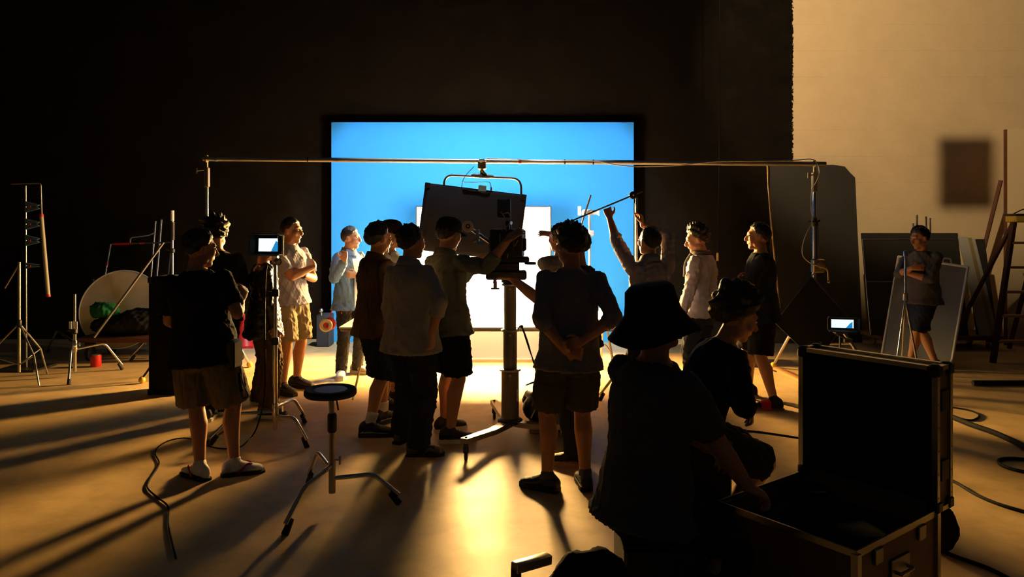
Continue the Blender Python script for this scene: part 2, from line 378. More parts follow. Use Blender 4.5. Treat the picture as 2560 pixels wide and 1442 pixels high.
def hair_mesh(c, f, u, r, k, kind, seed=0):
    """cap of hair: full radius above the hairline, tucked under the scalp below it"""
    rg = np.random.default_rng(seed); nu, nv = 56, 34; vs = []; fs = []
    grow, amp, freq = {'short': (.012, .004, 14), 'thick': (.020, .008, 12), 'curly': (.030, .016, 11), 'bushy': (.060, .022, 8), 'quiff': (.022, .010, 13)}[kind]
    ph = rg.uniform(0, 6, (8, 3)); dirs = rg.normal(size=(8, 3)); dirs /= np.linalg.norm(dirs, axis=1)[:, None]
    for j in range(nv + 1):
        th = math.pi / 2 - (math.pi * .80) * j / nv
        for i in range(nu):
            a = 2 * math.pi * i / nu; fr = math.sin(a); ff = math.cos(a)      # a=0 front
            fa = abs((a + math.pi) % (2 * math.pi) - math.pi) / math.pi       # 0 front .. 1 back
            line = math.radians(np.interp(fa, [0, .22, .36, .44, .56, .75, 1], [36, 30, 6, -4, -20, -40, -44]))
            t = max(0.0, min(1.0, (th - line) / math.radians(6) + .5)); t = t * t * (3 - 2 * t)
            dv = np.array([math.cos(th) * fr, math.cos(th) * ff, math.sin(th)])
            nz = sum(math.sin(freq * float(dv @ dirs[q]) * (1 + .3 * q) + ph[q, 0]) for q in range(8)) / 3
            g = grow * (1.0 + (.8 if kind == 'quiff' and dv[2] > .5 else 0) * (.5 + .5 * dv[1])) + amp * nz
            e = max(0.0, min(1.0, (th - line) / math.radians(58))); e = .18 + .82 * e * (2 - e); g = g * e + .002
            R = np.array([.076 + g, .094 + g, .097 + g * 1.15]); Rin = np.array([.060, .076, .080])
            q = dv * (Rin * (1 - t) + R * t)
            vs.append(c + (r * q[0] + f * (q[1] - .012) + u * (q[2] + .022)) * k)
    for j in range(nv):
        for i in range(nu):
            i2 = (i + 1) % nu; fs.append((j * nu + i, j * nu + i2, (j + 1) * nu + i2, (j + 1) * nu + i))
    fs.append(tuple(nv * nu + i for i in range(nu)))
    m = MB(); m._add(vs, fs); return m

def person(label, feet, yaw, h=1.70, girth=1.0, belly=0.0, lean=(0, 0), hipshift=(0, 0), headyaw=0, headpitch=0, headtilt=0, armR='hang', armL='hang',
           top=None, sleeve='short', hem=-.10, bottom='shorts', botm=None, hemcut=.60, legw=1.0, hair='short', hat=None, shoes='sneaker', shoem=None, sock=None, sockm=None,
           sit=None, toes=(8, -8), seed=1, skin=None, wr=.010, legpole=None, group=None, tee=None, roots=None):
    skin = skin or M_SKIN; s = h / 1.70
    ya = math.radians(yaw); f = V((math.sin(ya), math.cos(ya), 0)); r = V((math.cos(ya), -math.sin(ya), 0)); u = UZ.copy()
    aL, aR = [V(q) if isinstance(q, V) else F(*q) for q in feet]      # person's left, right
    mid = (aL + aR) / 2
    root = thing('person', (mid.x, mid.y, 0), label, 'person', group)
    thigh, shin = .425 * s, .395 * s; ank = .075 * s
    hw = .088 * s * (1 + .5 * (girth - 1))
    if sit is not None: pv = V(sit)
    else:
        pv = V((mid.x, mid.y, .925 * s)) + f * hipshift[0] + r * hipshift[1]
        for _ in range(40):      # drop the pelvis until both legs reach
            if all(((pv + r * hw * sg - u * .03 * s) - (a + u * ank)).length < (thigh + shin) * .992 for a, sg in ((aL, -1), (aR, 1))): break
            pv.z -= .006
    up = (u + f * lean[0] + r * lean[1]).normalized(); fl = (f - up * f.dot(up)).normalized(); rl = fl.cross(up).normalized()
    sh = {}
    for sg in (-1, 1): sh[sg] = pv + up * .430 * s + rl * sg * .168 * s * girth
    hy = math.radians(headyaw + yaw); hf = V((math.sin(hy), math.cos(hy), 0)); hp = math.radians(headpitch)
    hu = (u * math.cos(hp) - hf * -math.sin(hp)) if False else (u * math.cos(hp) + hf * math.sin(hp)); hf2 = (hf * math.cos(hp) - u * math.sin(hp)); hr = hf2.cross(hu)
    if headtilt:
        tt = math.radians(headtilt); hu, hr = hu * math.cos(tt) + hr * math.sin(tt), hr * math.cos(tt) - hu * math.sin(tt)
    nb = pv + up * .495 * s
    hc = nb + up * .04 * s + hu * .115 * s + hf2 * .025 * s
    legs = {}
    for sg, a, ty in ((-1, aL, toes[0]), (1, aR, toes[1])):
        hip = pv + r * hw * sg - u * .03 * s; td = math.radians(yaw - ty); tdir = V((math.sin(td), math.cos(td), 0))
        pole = V(legpole) if legpole else (f * .7 + tdir * .5)
        kn, an = ik(hip, a + u * ank, thigh, shin, pole); legs[sg] = (hip, kn, an, tdir)
    arms = {}
    ua, fa = .285 * s, .250 * s
    for sg, sp in ((-1, armL), (1, armR)):
        if sp == 'hang': sp = (sh[sg] - u * .52 * s + r * sg * .09 * s + f * .06, -f * .6 + r * sg * .6, -u + f * .12, -r * sg, 22)
        elif sp == 'pocket': sp = (sh[sg] - u * .46 * s + r * sg * .03 * s + f * .10, -f * .8 + r * sg * .9, -u + f * .4, -r * sg, 25)
        elif sp == 'hip': sp = (pv + u * .08 * s + r * sg * .19 * s + f * .06, r * sg - f * .3, -u * .4 + f * .6 - r * sg * .5, -r * sg, 30)
        elif sp == 'back': sp = (pv - f * .17 * s + u * (.03 + .03 * sg) * s + r * sg * .05, -f * .5 + r * sg, -r * sg - u * .25, f * -1 if sg > 0 else f, 35)
        elif sp == 'crossed': sp = (pv + up * (.27 + .035 * sg) * s + f * (.24 + .03 * sg + belly) * s - r * sg * .05 * s, r * sg - u * .8, -r * sg * .8 + u * .12 - f * .6, -f, 25)
        wt, pole, fd, pn, curl = sp
        el, wt2 = ik(sh[sg], wt, ua, fa, pole)
        arms[sg] = (sh[sg], el, wt2, V(fd), V(pn), curl)
    # ---- body, one continuous skin
    T = [(-.09, .125, .105), (-.03, .158, .120), (.05, .160, .117), (.13, .148, .108), (.24, .158, .112), (.34, .172, .118), (.42, .160, .100), (.47, .105, .075), (.51, .058, .058)]
    def ring(t, a, b, n=22, bl=0): return [pv + up * t * s + rl * math.cos(q) * a + fl * (math.sin(q) * b + (max(0, math.sin(q)) * bl)) for q in [2 * math.pi * i / n for i in range(n)]]
    def bly(t): return belly * max(0, 1 - ((t - .10) / .22) ** 2)
    B = MB(); B.loft([ring(t, a * s * girth, b * s * girth, bl=bly(t) * .8) for t, a, b in T])
    B.tube([nb - up * .05 * s, nb + up * .02 * s, hc - hu * .05 * s - hf2 * .012], [.062 * s * girth, .056 * s, .055 * s], 14)
    head_parts(B, hc, hf2, hu, hr, s * 1.02)
    for sg in (-1, 1):
        S, el, wt, fd, pn, curl = arms[sg]; B.ball(S, .053 * s, 12, 8)
        m1 = S.lerp(el, .45); B.tube([S, m1, el], [.055 * s, .050 * s, .041 * s], 12); B.ball(el, .041 * s, 12, 8)
        m2 = el.lerp(wt, .3); B.tube([el, m2, wt], [.041 * s, .042 * s, .027 * s], 12)
        hand(B, wt, fd, pn, curl, sg, s)
        hip, kn, an, td = legs[sg]
        B.tube([hip + u * .06, hip, hip.lerp(kn, .5), kn], [.08 * s, .088 * s, .074 * s, .055 * s], 14); B.ball(kn, .056 * s, 12, 8)
        back = -(td if sit is None else f)
        B.tube([kn, kn.lerp(an, .28) + back * .016, kn.lerp(an, .6) + back * .008, an + u * .02, an - u * .03], [.054 * s, .060 * s, .045 * s, .036 * s, .038 * s], 14)
        B.loft(foot_rings(an - u * an.z + u * 0, td, s * 1.0, 0, .012 if an.z < .12 else an.z - ank + .012))
    body = remesh(B, 'body', .0075, 2, skin, root)
    # ---- eyes
    for sg in (-1, 1):
        e = hc + (hr * .032 * sg + hf2 * .083 + hu * .008) * s * 1.02
        m = MB(); m.ell(e, (hr * .014 * s, hf2 * .010 * s, hu * .007 * s), 10, 6); m.ell(e + hf2 * .0075 * s, (hr * .005 * s, hf2 * .003 * s, hu * .005 * s), 8, 6, mi=1)
        m.build('eye', [M_EYE, M_HAIR], root, 180)
    # ---- hair, hats
    if hair: hair_mesh(hc, hf2, hu, hr, s * 1.02, hair, seed).build('hair', M_HAIR, root, 180)
    if hat == 'cap':
        m = MB(); k = s * 1.02; cc = hc + (hu * .030 - hf2 * .008) * k
        m.loft([[cc + (hr * math.cos(a) * .090 * q + hf2 * math.sin(a) * .110 * q + hu * z) * k for a in [2 * math.pi * i / 24 for i in range(24)]] for q, z in ((1.0, -.012), (1.03, .02), (.97, .055), (.78, .088), (.45, .104), (.08, .110))])
        hh = m.build('cap', hat_m(seed), root, 60)
        m = MB(); rows = []
        for rr, dz in ((.0, 0), (.03, .001), (.06, -.006), (.075, -.012)):
            rows.append([cc + (hr * math.sin(a) * (.088 + rr * .15) + hf2 * (math.cos(a) * (.106 + rr) + .0) + hu * (-.004 + dz)) * k for a in [math.radians(-75 + 150 * i / 14) for i in range(15)]])
        full = [row + [q + hu * -.006 for q in reversed(row)] for row in rows]; m.loft(full); m.build('visor', hat_m(seed), hh, 60)
    if hat == 'bucket':
        m = MB(); k = s * .96; cc = hc + hu * .03 * k - hf2 * .01 * k
        prof = ((.02, .128), (.075, .124), (.094, .106), (.102, .05), (.110, .012), (.140, -.03), (.182, -.075), (.184, -.080), (.178, -.079), (.135, -.036), (.104, .006), (.094, .05), (.085, .10), (.02, .118))
        rings = [[cc + (hr * math.cos(a) * q * .95 + hf2 * math.sin(a) * q * 1.12 + hu * (z + .012 * math.sin(3 * a + 1) * (q > .13))) * k for a in [2 * math.pi * i / 36 for i in range(36)]] for q, z in prof]
        m.loft(rings); m.build('bucket_hat', hat_m(seed), root, 50)
    # ---- shirt
    C = MB(); g = .016
    TT = [(t, a, b) for t, a, b in T if t > max(hem + .03, -.05)]
    ht = [(hem, .190, .148)]
    C.loft([ring(t, a * s * girth + g + .026 * max(0, min(1, (.22 - t) / .22)), b * s * girth + g + .022 * max(0, min(1, (.22 - t) / .22)), bl=bly(max(t, 0)) * .9) for t, a, b in ht + TT[:-1]] + [ring(.500, .066 * s * girth + .006, .066 * s * girth + .006)])
    for sg in (-1, 1):
        S, el, wt = arms[sg][:3]; C.ball(S, .063 * s, 12, 8)
        if sleeve == 'short': e2 = S.lerp(el, .78); C.tube([S, S.lerp(el, .4), e2], [.063 * s, .066 * s, .066 * s], 14)
        elif sleeve in ('long', 'roll', 'three'):
            q = {'long': .97, 'roll': .45, 'three': .30}[sleeve]; C.tube([S, S.lerp(el, .5), el], [.062 * s, .060 * s, .056 * s], 14); C.ball(el, .057 * s, 12, 8)
            C.tube([el, el.lerp(wt, q * .5), el.lerp(wt, q)], [.057 * s, .055 * s, (.043 if sleeve == 'long' else .050) * s], 14)
            if sleeve == 'roll': C.tube([el.lerp(wt, .33), el.lerp(wt, .47)], .055 * s, 14)
    sob = remesh(C, 'shirt', .0105, 3, top, root, wr, seed, wscale=1.0)
    # collar
    # ---- shorts or trousers
    D = MB(); g = .020
    tops = hem + .035 if hem < -.03 else .085; PR = [(-.17, .120, .100), (-.10, .150, .118), (-.03, .160, .122), (.05, .155, .116), (.085, .15, .110)]
    ts = [q for q in PR if q[0] < tops - .01] + [(tops, float(np.interp(tops, [q[0] for q in PR], [q[1] for q in PR])), float(np.interp(tops, [q[0] for q in PR], [q[2] for q in PR])))]
    D.loft([ring(t, a * s * girth + .004, b * s * girth + .004, bl=bly(max(t, 0)) * .6) for t, a, b in ts])
    k0 = max(0.0, min(.3, (-.03 - tops) / .425))
    for sg in (-1, 1):
        hip, kn, an, td = legs[sg]
        if bottom == 'shorts':
            full = kn if hemcut >= .9 else hip.lerp(kn, hemcut / .9)
            e2 = hip.lerp(kn, hemcut) if hemcut <= 1 else kn.lerp(an, hemcut - 1)
            pts = ([hip + u * .04, hip] if k0 == 0 else [hip.lerp(kn, k0), hip.lerp(kn, k0 + .04)]) + [hip.lerp(kn, min(hemcut, 1) * .55)] + ([kn] if hemcut > 1 else []) + [e2]
            rd = [.084, .100, .104] + ([.098] if hemcut > 1 else []) + [.100]
            D.tube(pts, [q * s * legw * (1 + .6 * (girth - 1)) for q in rd], 16)
        else:
            ax = an - u * (an.z - ank) * 0 - u * .03
            D.tube(([hip + u * .04, hip] if k0 == 0 else [hip.lerp(kn, k0), hip.lerp(kn, k0 + .04)]) + [hip.lerp(kn, .5), kn, kn.lerp(an, .5), ax], [q * s * legw for q in (.084, .098, .094, .082, .078, .074)], 16); D.ball(kn, .083 * s * legw, 12, 8)
    remesh(D, 'shorts' if bottom == 'shorts' else 'trousers', .0105, 3, botm, root, wr * 1.1, seed + 5)
    # ---- shoes, socks
    for sg in (-1, 1):
        hip, kn, an, td = legs[sg]; a0 = V((an.x, an.y, 0)); x = V((td.x, td.y, 0)).normalized(); y = V((-x.y, x.x, 0))
        if sock:
            m = MB(); m.loft(foot_rings(a0, td, s, .004, .014)); tp = an.lerp(kn, {'ankle': .12, 'mid': .30}[sock])
            m.tube([an - u * .04, an + u * .02, tp], [.044 * s, .043 * s, .043 * s + .006 * (sock == 'mid')], 14); remesh(m, 'sock', .009, 2, sockm, root)
        if shoes == 'sneaker' or shoes == 'clog':
            m = MB(); m.loft(foot_rings(a0, td, s, .008, .020, 1.0 if shoes == 'sneaker' else .8))
            if shoes == 'sneaker': m.tube([an - u * .03, an + u * .015, an + u * .035 - x * .008], [.046 * s, .047 * s, .050 * s], 14)
            so = remesh(m, 'shoe', .008, 2, shoem[0], root, .003, seed)
            m = MB(); m.prism(sole_poly(a0, td, s, .005), UZ * .030); m.build('sole', shoem[1], so)
            if shoes == 'sneaker':
                m = MB()
                for q in range(4):
                    c = a0 + x * (.045 + q * .022) * s + u * (.098 - q * .010) * s; m.tube([c - y * .026, c + u * .006, c + y * .026], .0035, 6)
                m.build('lace', shoem[2] if len(shoem) > 2 else shoem[0], so)
        else:
            m = MB(); m.prism(sole_poly(a0, td, s * 1.02, .004), UZ * .016); so = m.build('sandal', shoem[0], root)
            m = MB()
            if shoes == 'flipflop':
                for sd in (-1, 1): m.tube(bez([a0 + x * .125 * s + u * .05 * s, a0 + x * .085 * s + y * sd * .030 * s + u * .072 * s, a0 + x * .02 * s + y * sd * .050 * s + u * .02]), .009, 8)
            else:
                for xx, zz in (((.105, .062), (.03, .092)) if shoes == 'sandal' else ((.075, .074),)):
                    wd = .022 if shoes == 'sandal' else .042
                    arc = [(math.cos(t), math.sin(t)) for t in [math.pi * i / 10 for i in range(11)]]
                    rows = [[a0 + x * (xx + e) * s + y * cx * .056 * s + u * (.008 + cz * (zz - e * .25 + .008) * s) for cx, cz in arc] + [a0 + x * (xx + e) * s + y * cx * .050 * s + u * (.008 + cz * (zz - e * .25) * s) for cx, cz in reversed(arc)] for e in (-wd, 0, wd)]
                    m.loft(rows)
            m.build('strap', shoem[1], so)
    root_info = dict(root=root, pv=pv, up=up, f=f, r=r, fl=fl, rl=rl, nb=nb, hc=hc, hf=hf2, hu=hu, hr=hr, arms=arms, legs=legs, s=s)
    return root_info
def hat_m(seed): return HATM.get(seed, M_BLKCLOTH)
M_EYE = mat('eye_white', (.7, .68, .64), .25, var=.02)
HATM = {}
def collar(i, m, h=.045):
    mb = MB(); nb, up, fl, rl, s = i['nb'], i['up'], i['fl'], i['rl'], i['s']
    rings = [[nb + up * (z - .005 - .02 * math.sin(a)) + (rl * math.cos(a) + fl * math.sin(a)) * rr * s for a in [2 * math.pi * k / 24 for k in range(24)]] for rr, z in ((.086, -.02), (.074, .012), (.070, h), (.077, h * .96), (.098, -.005), (.105, -.02))]
    mb.loft(rings, False); return mb.build('collar', m, i['root'], 80)
def watch(i, sg, m):
    S, el, wt = i['arms'][sg][:3]; d = (wt - el).normalized(); c = wt - d * .03; x, y, z = basis(d)
    mb = MB(); mb.lathe(c - d * .012, [(.037, 0), (.040, .004), (.040, .020), (.037, .024)], 20, d); o = mb.build('watch_strap', M_BLACKM, i['root'])
    return c, d

black_sn = (mat('black_shoe', (.015, .014, .014), .6, var=.2), M_SOLE, mat('grey_lace', (.25, .24, .23), .7, var=.1))
dark_sn = (MATS['black_shoe'], M_RUBBER, MATS['grey_lace'])
K_KHAKI = cloth('khaki_cotton', (.19, .15, .085)); K_KHAKI2 = cloth('sand_cotton', (.23, .19, .12)); K_NAVY = cloth('navy_cotton', (.018, .024, .045)); K_BLACK = cloth('black_cotton', (.010, .010, .011))
K_GREY = cloth('grey_melange_cotton', (.19, .19, .215)); K_SHIRT = cloth('pale_grey_linen', (.36, .345, .33)); K_BROWN = cloth('brown_cotton', (.105, .062, .040)); K_DENIM = cloth('blue_denim', (.10, .17, .30), bscale=90)
K_POLO = cloth('lavender_grey_pique', (.30, .30, .40)); K_LAV = cloth('pale_lavender_cotton', (.36, .35, .46)); K_WHITE = cloth('white_cotton', (.75, .75, .75)); K_ARMY = cloth('green_grey_twill', (.16, .18, .155))
K_JEANS = cloth('dark_denim', (.022, .026, .040), bscale=90); K_SLATE = cloth('slate_cotton', (.10, .105, .12)); K_OLIVE = cloth('dark_olive_cotton', (.075, .070, .052)); K_BROWNT = cloth('brown_baggy_cotton', (.10, .06, .03))
K_LEATHER = mat('black_leather', (.014, .012, .011), .32, var=.2, bump=.3, bscale=30); K_CHAR = cloth('charcoal_jersey', (.085, .085, .09))

# --- standing at the front left, back to us
p1 = person('stocky person in black t-shirt, khaki shorts, white socks and red flip-flops, back turned', [(500, 1196), (586, 1187)], 8, h=1.66, girth=1.14, belly=.06, hipshift=(0, -.10), lean=(0, -.11), headyaw=44, headpitch=6,
  armR=(P(602, 756, 5.05), V((.6, -.5, -1)), V((.25, .2, .9)), V((-1, .3, 0)), 35), armL=(P(500, 830, 5.22), V((-.7, -.3, -.8)), V((.9, .3, .2)), V((0, -1, 0)), 30), top=K_BLACK, botm=K_KHAKI, hemcut=.93, legw=1.16, hair='thick', shoes='flipflop', shoem=(M_RUBBER, M_RED), sock='ankle', sockm=K_WHITE, toes=(62, -58), seed=3, hem=-.14)
# --- dark figures behind
p2 = person('person all in black with curly hair, almost lost in the dark near the stool', [(520, 1050), (560, 1032)], -5, h=1.75, headyaw=-8, armR='crossed', armL='crossed', top=K_BLACK, sleeve='long', bottom='trousers', botm=K_BLACK, hair='curly', shoes='sneaker', shoem=(MATS['black_shoe'], M_SOLE, MATS['grey_lace']), seed=4)
p3 = person('person in black leather jacket and baggy brown trousers behind the monitor stand', [(648, 1008), (668, 1044)], 62, h=1.62, headyaw=10, top=K_LEATHER, sleeve='long', hem=-.19, bottom='trousers', botm=K_BROWNT, legw=1.12, hair='short', shoes='sneaker', shoem=(MATS['black_shoe'], M_SOLE, M_SOLE), seed=5, wr=.022, toes=(10, -35))
p4 = person('person with folded arms in lavender-grey polo and khaki shorts, wearing a wristwatch', [(742, 968), (706, 985)], 118, h=1.75, girth=1.05, headyaw=-12, armR='crossed', armL='crossed', top=K_POLO, botm=K_KHAKI2, hemcut=.92, legw=1.1, hair='short', shoem=dark_sn, seed=6, hem=-.06, toes=(8, -8), wr=.013)
collar(p4, K_POLO)
cc, dd = watch(p4, -1, M_CHROME); mb = MB(); mb.lathe(cc + (-p4['f'] * -.038), [(.019, -.004), (.019, .006), (.015, .008)], 20, p4['f']); mb.build('watch_case', M_CHROME, p4['root'])
p5 = person('person in open blue denim shirt and dark jeans, hand to chin, face in glare', [(893, 932), (852, 944)], 128, h=1.66, girth=.94, headyaw=-28, armR=(P(862, 652, 7.85), V((-.3, -.3, -1)), V((-.1, .1, 1)), V((-.3, .6, 0)), 40), armL='crossed', top=K_DENIM, sleeve='long', hem=-.16, bottom='trousers', botm=K_JEANS, legw=.86, hair='short', shoem=(cloth('canvas_white', (.6, .58, .52)), M_SOLE, M_SOLE), seed=7, toes=(10, -40), wr=.016)
collar(p5, K_DENIM)
mb = MB(); q = p5; mb.loft([[q['pv'] + q['up'] * t * q['s'] + q['fl'] * (.150 + o) + q['rl'] * x for x in (-.055, -.02, .02, .055, .055, -.055)] for t, o in ((-.13, .012), (.1, .006), (.3, .004), (.42, -.03))]); mb.build('undershirt', K_WHITE, p5['root'], 60)
p6 = person('stocky person in brown shirt and navy shorts with white socks and black trainers', [(958, 1058), (924, 1090)], 55, h=1.70, girth=1.14, belly=.05, headyaw=-4, armR='pocket', armL='hang', top=K_BROWN, sleeve='long', hem=-.13, botm=K_NAVY, hemcut=1.04, legw=1.12, hair='thick', shoem=dark_sn, sock='mid', sockm=K_WHITE, seed=8, toes=(20, -30), wr=.016)
collar(p6, K_BROWN)
HATM[9] = K_BLACK
p7 = person('person in dark cap and white t-shirt facing the glare, mostly hidden behind others', [(985, 1008), (960, 1022)], 95, h=1.72, headyaw=0, armR=(P(965, 668, 6.5), V((0, -.5, -1)), V((.8, .3, .2)), V((0, .3, -.6)), 40), armL='hang', top=K_WHITE, botm=K_KHAKI2, hemcut=.9, hair='short', hat='cap', shoem=dark_sn, seed=9)
p8 = person('person in untucked pale grey shirt, dark trousers and black sandals, arm hanging', [(1004, 1104), (1044, 1138)], 42, h=1.68, girth=1.14, belly=.06, headyaw=4, armR=(P(1079, 834, 5.28), V((.6, -.7, 0)), V((.08, .12, -1)), V((-1, .4, 0)), 28), armL='hang', top=K_SHIRT, sleeve='roll', hem=-.17, bottom='trousers', botm=K_JEANS, legw=1.14, hair='thick', shoes='sandal', shoem=(M_RUBBER, M_RUBBER), sock='ankle', sockm=K_SLATE, seed=10, toes=(20, -45), wr=.015)
collar(p8, K_SHIRT)
HATM[11] = cloth('dark_green_cap', (.012, .016, .010))
p9 = person('camera operator in cap, green-grey jacket and black shorts reaching over the film camera', [(1112, 1078), (1126, 1106)], 46, h=1.74, headyaw=-6, headpitch=8, lean=(0, -.05), armR=(P(1268, 602, 5.50), V((-.1, -.4, -1)), V((.75, .30, .62)), V((.2, .5, -.6)), 9), armL=(P(1205, 640, 6.15), V((-.4, 0, -1)), V((.7, .2, .1)), V((0, 0, -1)), 30), top=K_ARMY, sleeve='roll', hem=-.12, botm=K_SLATE if False else K_BLACK, hemcut=.93, legw=1.08, hair='short', hat='cap', shoem=black_sn, seed=11, toes=(-8, -34), wr=.015)
collar(p9, K_ARMY)
# --- group on the far side of the camera
p10 = person('person in grey t-shirt pointing at the glowing panel, seen past a quiff', [(1386, 1044), (1420, 1034)], -26, h=1.69, headyaw=-14, armL=(P(1386, 588, 6.62), V((.4, .3, -1)), V((-1, .15, .22)), V((-.1, .5, -.8)), 9), armR='hang', top=K_GREY, botm=K_NAVY, hemcut=.92, hair='short', shoem=black_sn, seed=12)
p12 = person('person in navy t-shirt stretching one arm out to the camera head', [(1440, 1164), (1452, 1098)], -62, h=1.70, headyaw=10, armL=(P(1278, 694, 5.42), V((.2, -.2, -1)), V((-1, .15, .1)), V((0, .2, -1)), 25), armR='hang', top=K_NAVY, bottom='trousers', botm=K_JEANS, hair='short', shoem=(MATS['black_shoe'], mat('tan_sole', (.4, .25, .12), .6), MATS['grey_lace']), seed=13)
p11 = person('person with quiff in grey raglan top and olive shorts, hands clasped behind back', [(1368, 1225), (1463, 1218)], -6, h=1.68, headyaw=-22, hipshift=(0, .02), lean=(0, .03), armR='back', armL='back', top=K_GREY, sleeve='three', hem=-.14, botm=K_OLIVE, hemcut=.90, legw=1.08, hair='quiff', shoes='clog', shoem=(mat('dark_clog', (.03, .026, .022), .55, var=.2), M_RUBBER), sock='ankle', sockm=K_SLATE, seed=14, toes=(52, -4), wr=.012)
p13 = person('person in lavender long-sleeved top holding a metal arm with both hands overhead', [(1592, 1056), (1655, 1050)], -12, h=1.66, headyaw=-20, headpitch=-8, armL=(P(1522, 540, 6.55), V((-.6, -.3, -.5)), V((-.25, .15, 1)), V((.2, .9, 0)), 62), armR=(P(1606, 562, 6.50), V((.8, -.3, -.3)), V((-.12, .1, 1)), V((-.8, .4, 0)), 40), top=K_LAV, sleeve='three', bottom='trousers', botm=K_JEANS, hair='short', shoem=black_sn, seed=15, wr=.017)
collar(p13, K_LAV)
p14 = person('person with tousled curly hair and knotted scarf in pale lavender shirt, looking down', [(1735, 985), (1775, 1000)], -55, h=1.70, girth=1.06, headyaw=-30, headpitch=14, armR='hang', armL=(P(1700, 800, 6.9), V((.2, -.8, -.5)), V((-.8, .2, -.2)), V((.2, .3, -.6)), 30), top=K_LAV, sleeve='long', bottom='trousers', botm=K_NAVY, hair='curly', shoem=black_sn, seed=16, wr=.015)
q = p14; mb = MB(); mb.torus(q['nb'] + q['up'] * .02, q['up'], .078 * q['s'], .022, 28, 10); mb.tube(bez([q['nb'] + q['fl'] * .09 + q['up'] * .01 - q['rl'] * .02, q['nb'] + q['fl'] * .15 - q['up'] * .09 - q['rl'] * .03, q['nb'] + q['fl'] * .16 - q['up'] * .22 - q['rl'] * .05]), [.022 - .0006 * k for k in range(17)], 10); mb.ball(q['nb'] + q['fl'] * .10, .026)
mb.build('scarf', cloth('dark_grey_scarf', (.06, .055, .06)), p14['root'], 180)
p15 = person('person in dark shirt and black shorts wearing red slippers over navy socks', [(1934, 1024), (1872, 990)], -78, h=1.72, girth=1.08, headyaw=0, armR='pocket', armL='crossed', top=cloth('dark_navy_cotton', (.016, .020, .032)), sleeve='short', hem=-.13, botm=K_BLACK, hemcut=.95, legw=1.12, hair='short', shoes='slide', shoem=(MATS['tan_sole'], M_RED), sock='ankle', sockm=K_NAVY, seed=17, toes=(8, -6))
p16 = person('person with folded arms in dark top and navy cuffed shorts beside leaning frames', [(2276, 918), (2338, 926)], -118, h=1.69, girth=1.04, headyaw=12, headpitch=12, armR='crossed', armL='crossed', top=K_CHAR, sleeve='three', hem=-.12, botm=K_NAVY, hemcut=1.0, hair='thick', shoem=dark_sn, seed=18)
# --- the two seated by the flight case
HATM[19] = K_BLACK
p17 = person('person in black bucket hat and charcoal shirt sitting low, reaching into the flight case', [V((.72, 3.20, 0)), V((.64, 2.84, 0))], 58, h=1.74, girth=1.06, headyaw=6, headpitch=-10, lean=(.10, .0), sit=P(1612, 1222, 2.95), armR=(P(1872, 1222, 2.98), V((.1, -.5, -1)), V((.9, .3, -.5)), V((0, .2, -1)), 30), armL=(V((.95, 3.25, .62)), V((-.2, .6, -.8)), V((.7, .4, -.5)), V((0, 0, -1)), 30), top=K_CHAR, sleeve='short', hem=-.12, bottom='trousers', botm=K_BLACK, hair='short', hat='bucket', shoem=dark_sn, seed=19, wr=.013)
p18 = person('crouched person in black with bushy hair, knees bent, behind the bucket hat', [V((1.10, 4.22, 0)), V((1.13, 3.98, 0))], 78, h=1.70, girth=1.05, headyaw=6, headpitch=20, lean=(.46, 0), sit=P(1724, 1068, 4.0), armR=(P(1850, 1010, 3.9), V((0, -.5, -1)), V((.7, .2, -.7)), V((0, .2, -1)), 30), armL=(P(1850, 1000, 4.2), V((0, .5, -1)), V((.7, .2, -.7)), V((0, .2, -1)), 30), top=K_BLACK, sleeve='long', hem=-.08, botm=K_BLACK, hemcut=.98, hair='bushy', shoem=dark_sn, seed=20)
# ================================================================== the lit set
# blue backdrop on the black wall
bx0, bx1, by, bz = P(829, 0, 10.55).x, P(1584, 0, 10.55).x, 10.55, P(0, 306, 10.55).z
t = thing('blue_backdrop', ((bx0 + bx1) / 2, by, 0), 'tall glowing blue backdrop board standing against the black wall', 'backdrop')
MB().box(((bx0 + bx1) / 2, by, bz / 2), ((bx1 - bx0) / 2, .012, bz / 2)).build('board', mat('blue_backdrop_paint', (.034, .31, .88), .8, var=.02, scale=2, spec=.08), t)
mb = MB()
for x in (bx0 + .05, (bx0 + bx1) / 2, bx1 - .05): mb.box((x, by + .05, bz / 2), (.03, .035, bz / 2 - .01))
mb.build('batten', M_WOOD, t)
# glowing diffusion panel
px0, px1, pY = P(1041, 0, 9.7).x, P(1377, 0, 9.7).x, 9.7
pz0, pz1 = 1.02, P(0, 516, pY).z
t = thing('softbox', ((px0 + px1) / 2, pY, 0), 'glowing white diffusion panel standing behind the table', 'softbox')
MB().box(((px0 + px1) / 2, pY, (pz0 + pz1) / 2), ((px1 - px0) / 2 - .012, .006, (pz1 - pz0) / 2 - .012)).build('diffuser', mat('lit_diffusion', (1, 1, 1), emit=(1, .8, .5), estr=6.0), t)
MB().box((-.32, pY - .008, (pz0 + pz1) / 2), (.46, .004, (pz1 - pz0) / 2 - .03)).build('lamp_face', mat('lit_lamp_face', (1, 1, 1), emit=PANEL_C, estr=PANEL_E), t)
MB().box(((px0 + px1) / 2, pY + .06, (pz0 + pz1) / 2), ((px1 - px0) / 2 - .01, .04, (pz1 - pz0) / 2 - .01)).build('lamp_housing', M_BLACKM, t)
mb = MB(); mb.tube([(px0, pY, pz0), (px0, pY, pz1), (px1 + .0, pY, pz1), (px1, pY, pz0)], .010, 8); mb.build('frame', M_BLACKM, t)
for x in (px0 + .05, px1 - .05):
    MB().rod((x, pY + .08, 0), (x, pY + .08, pz0 + .1), .016).build('leg', M_BLACKM, t); 
    MB().box((x, pY + .08, .01), (.02, .22, .01)).build('foot', M_BLACKM, t)
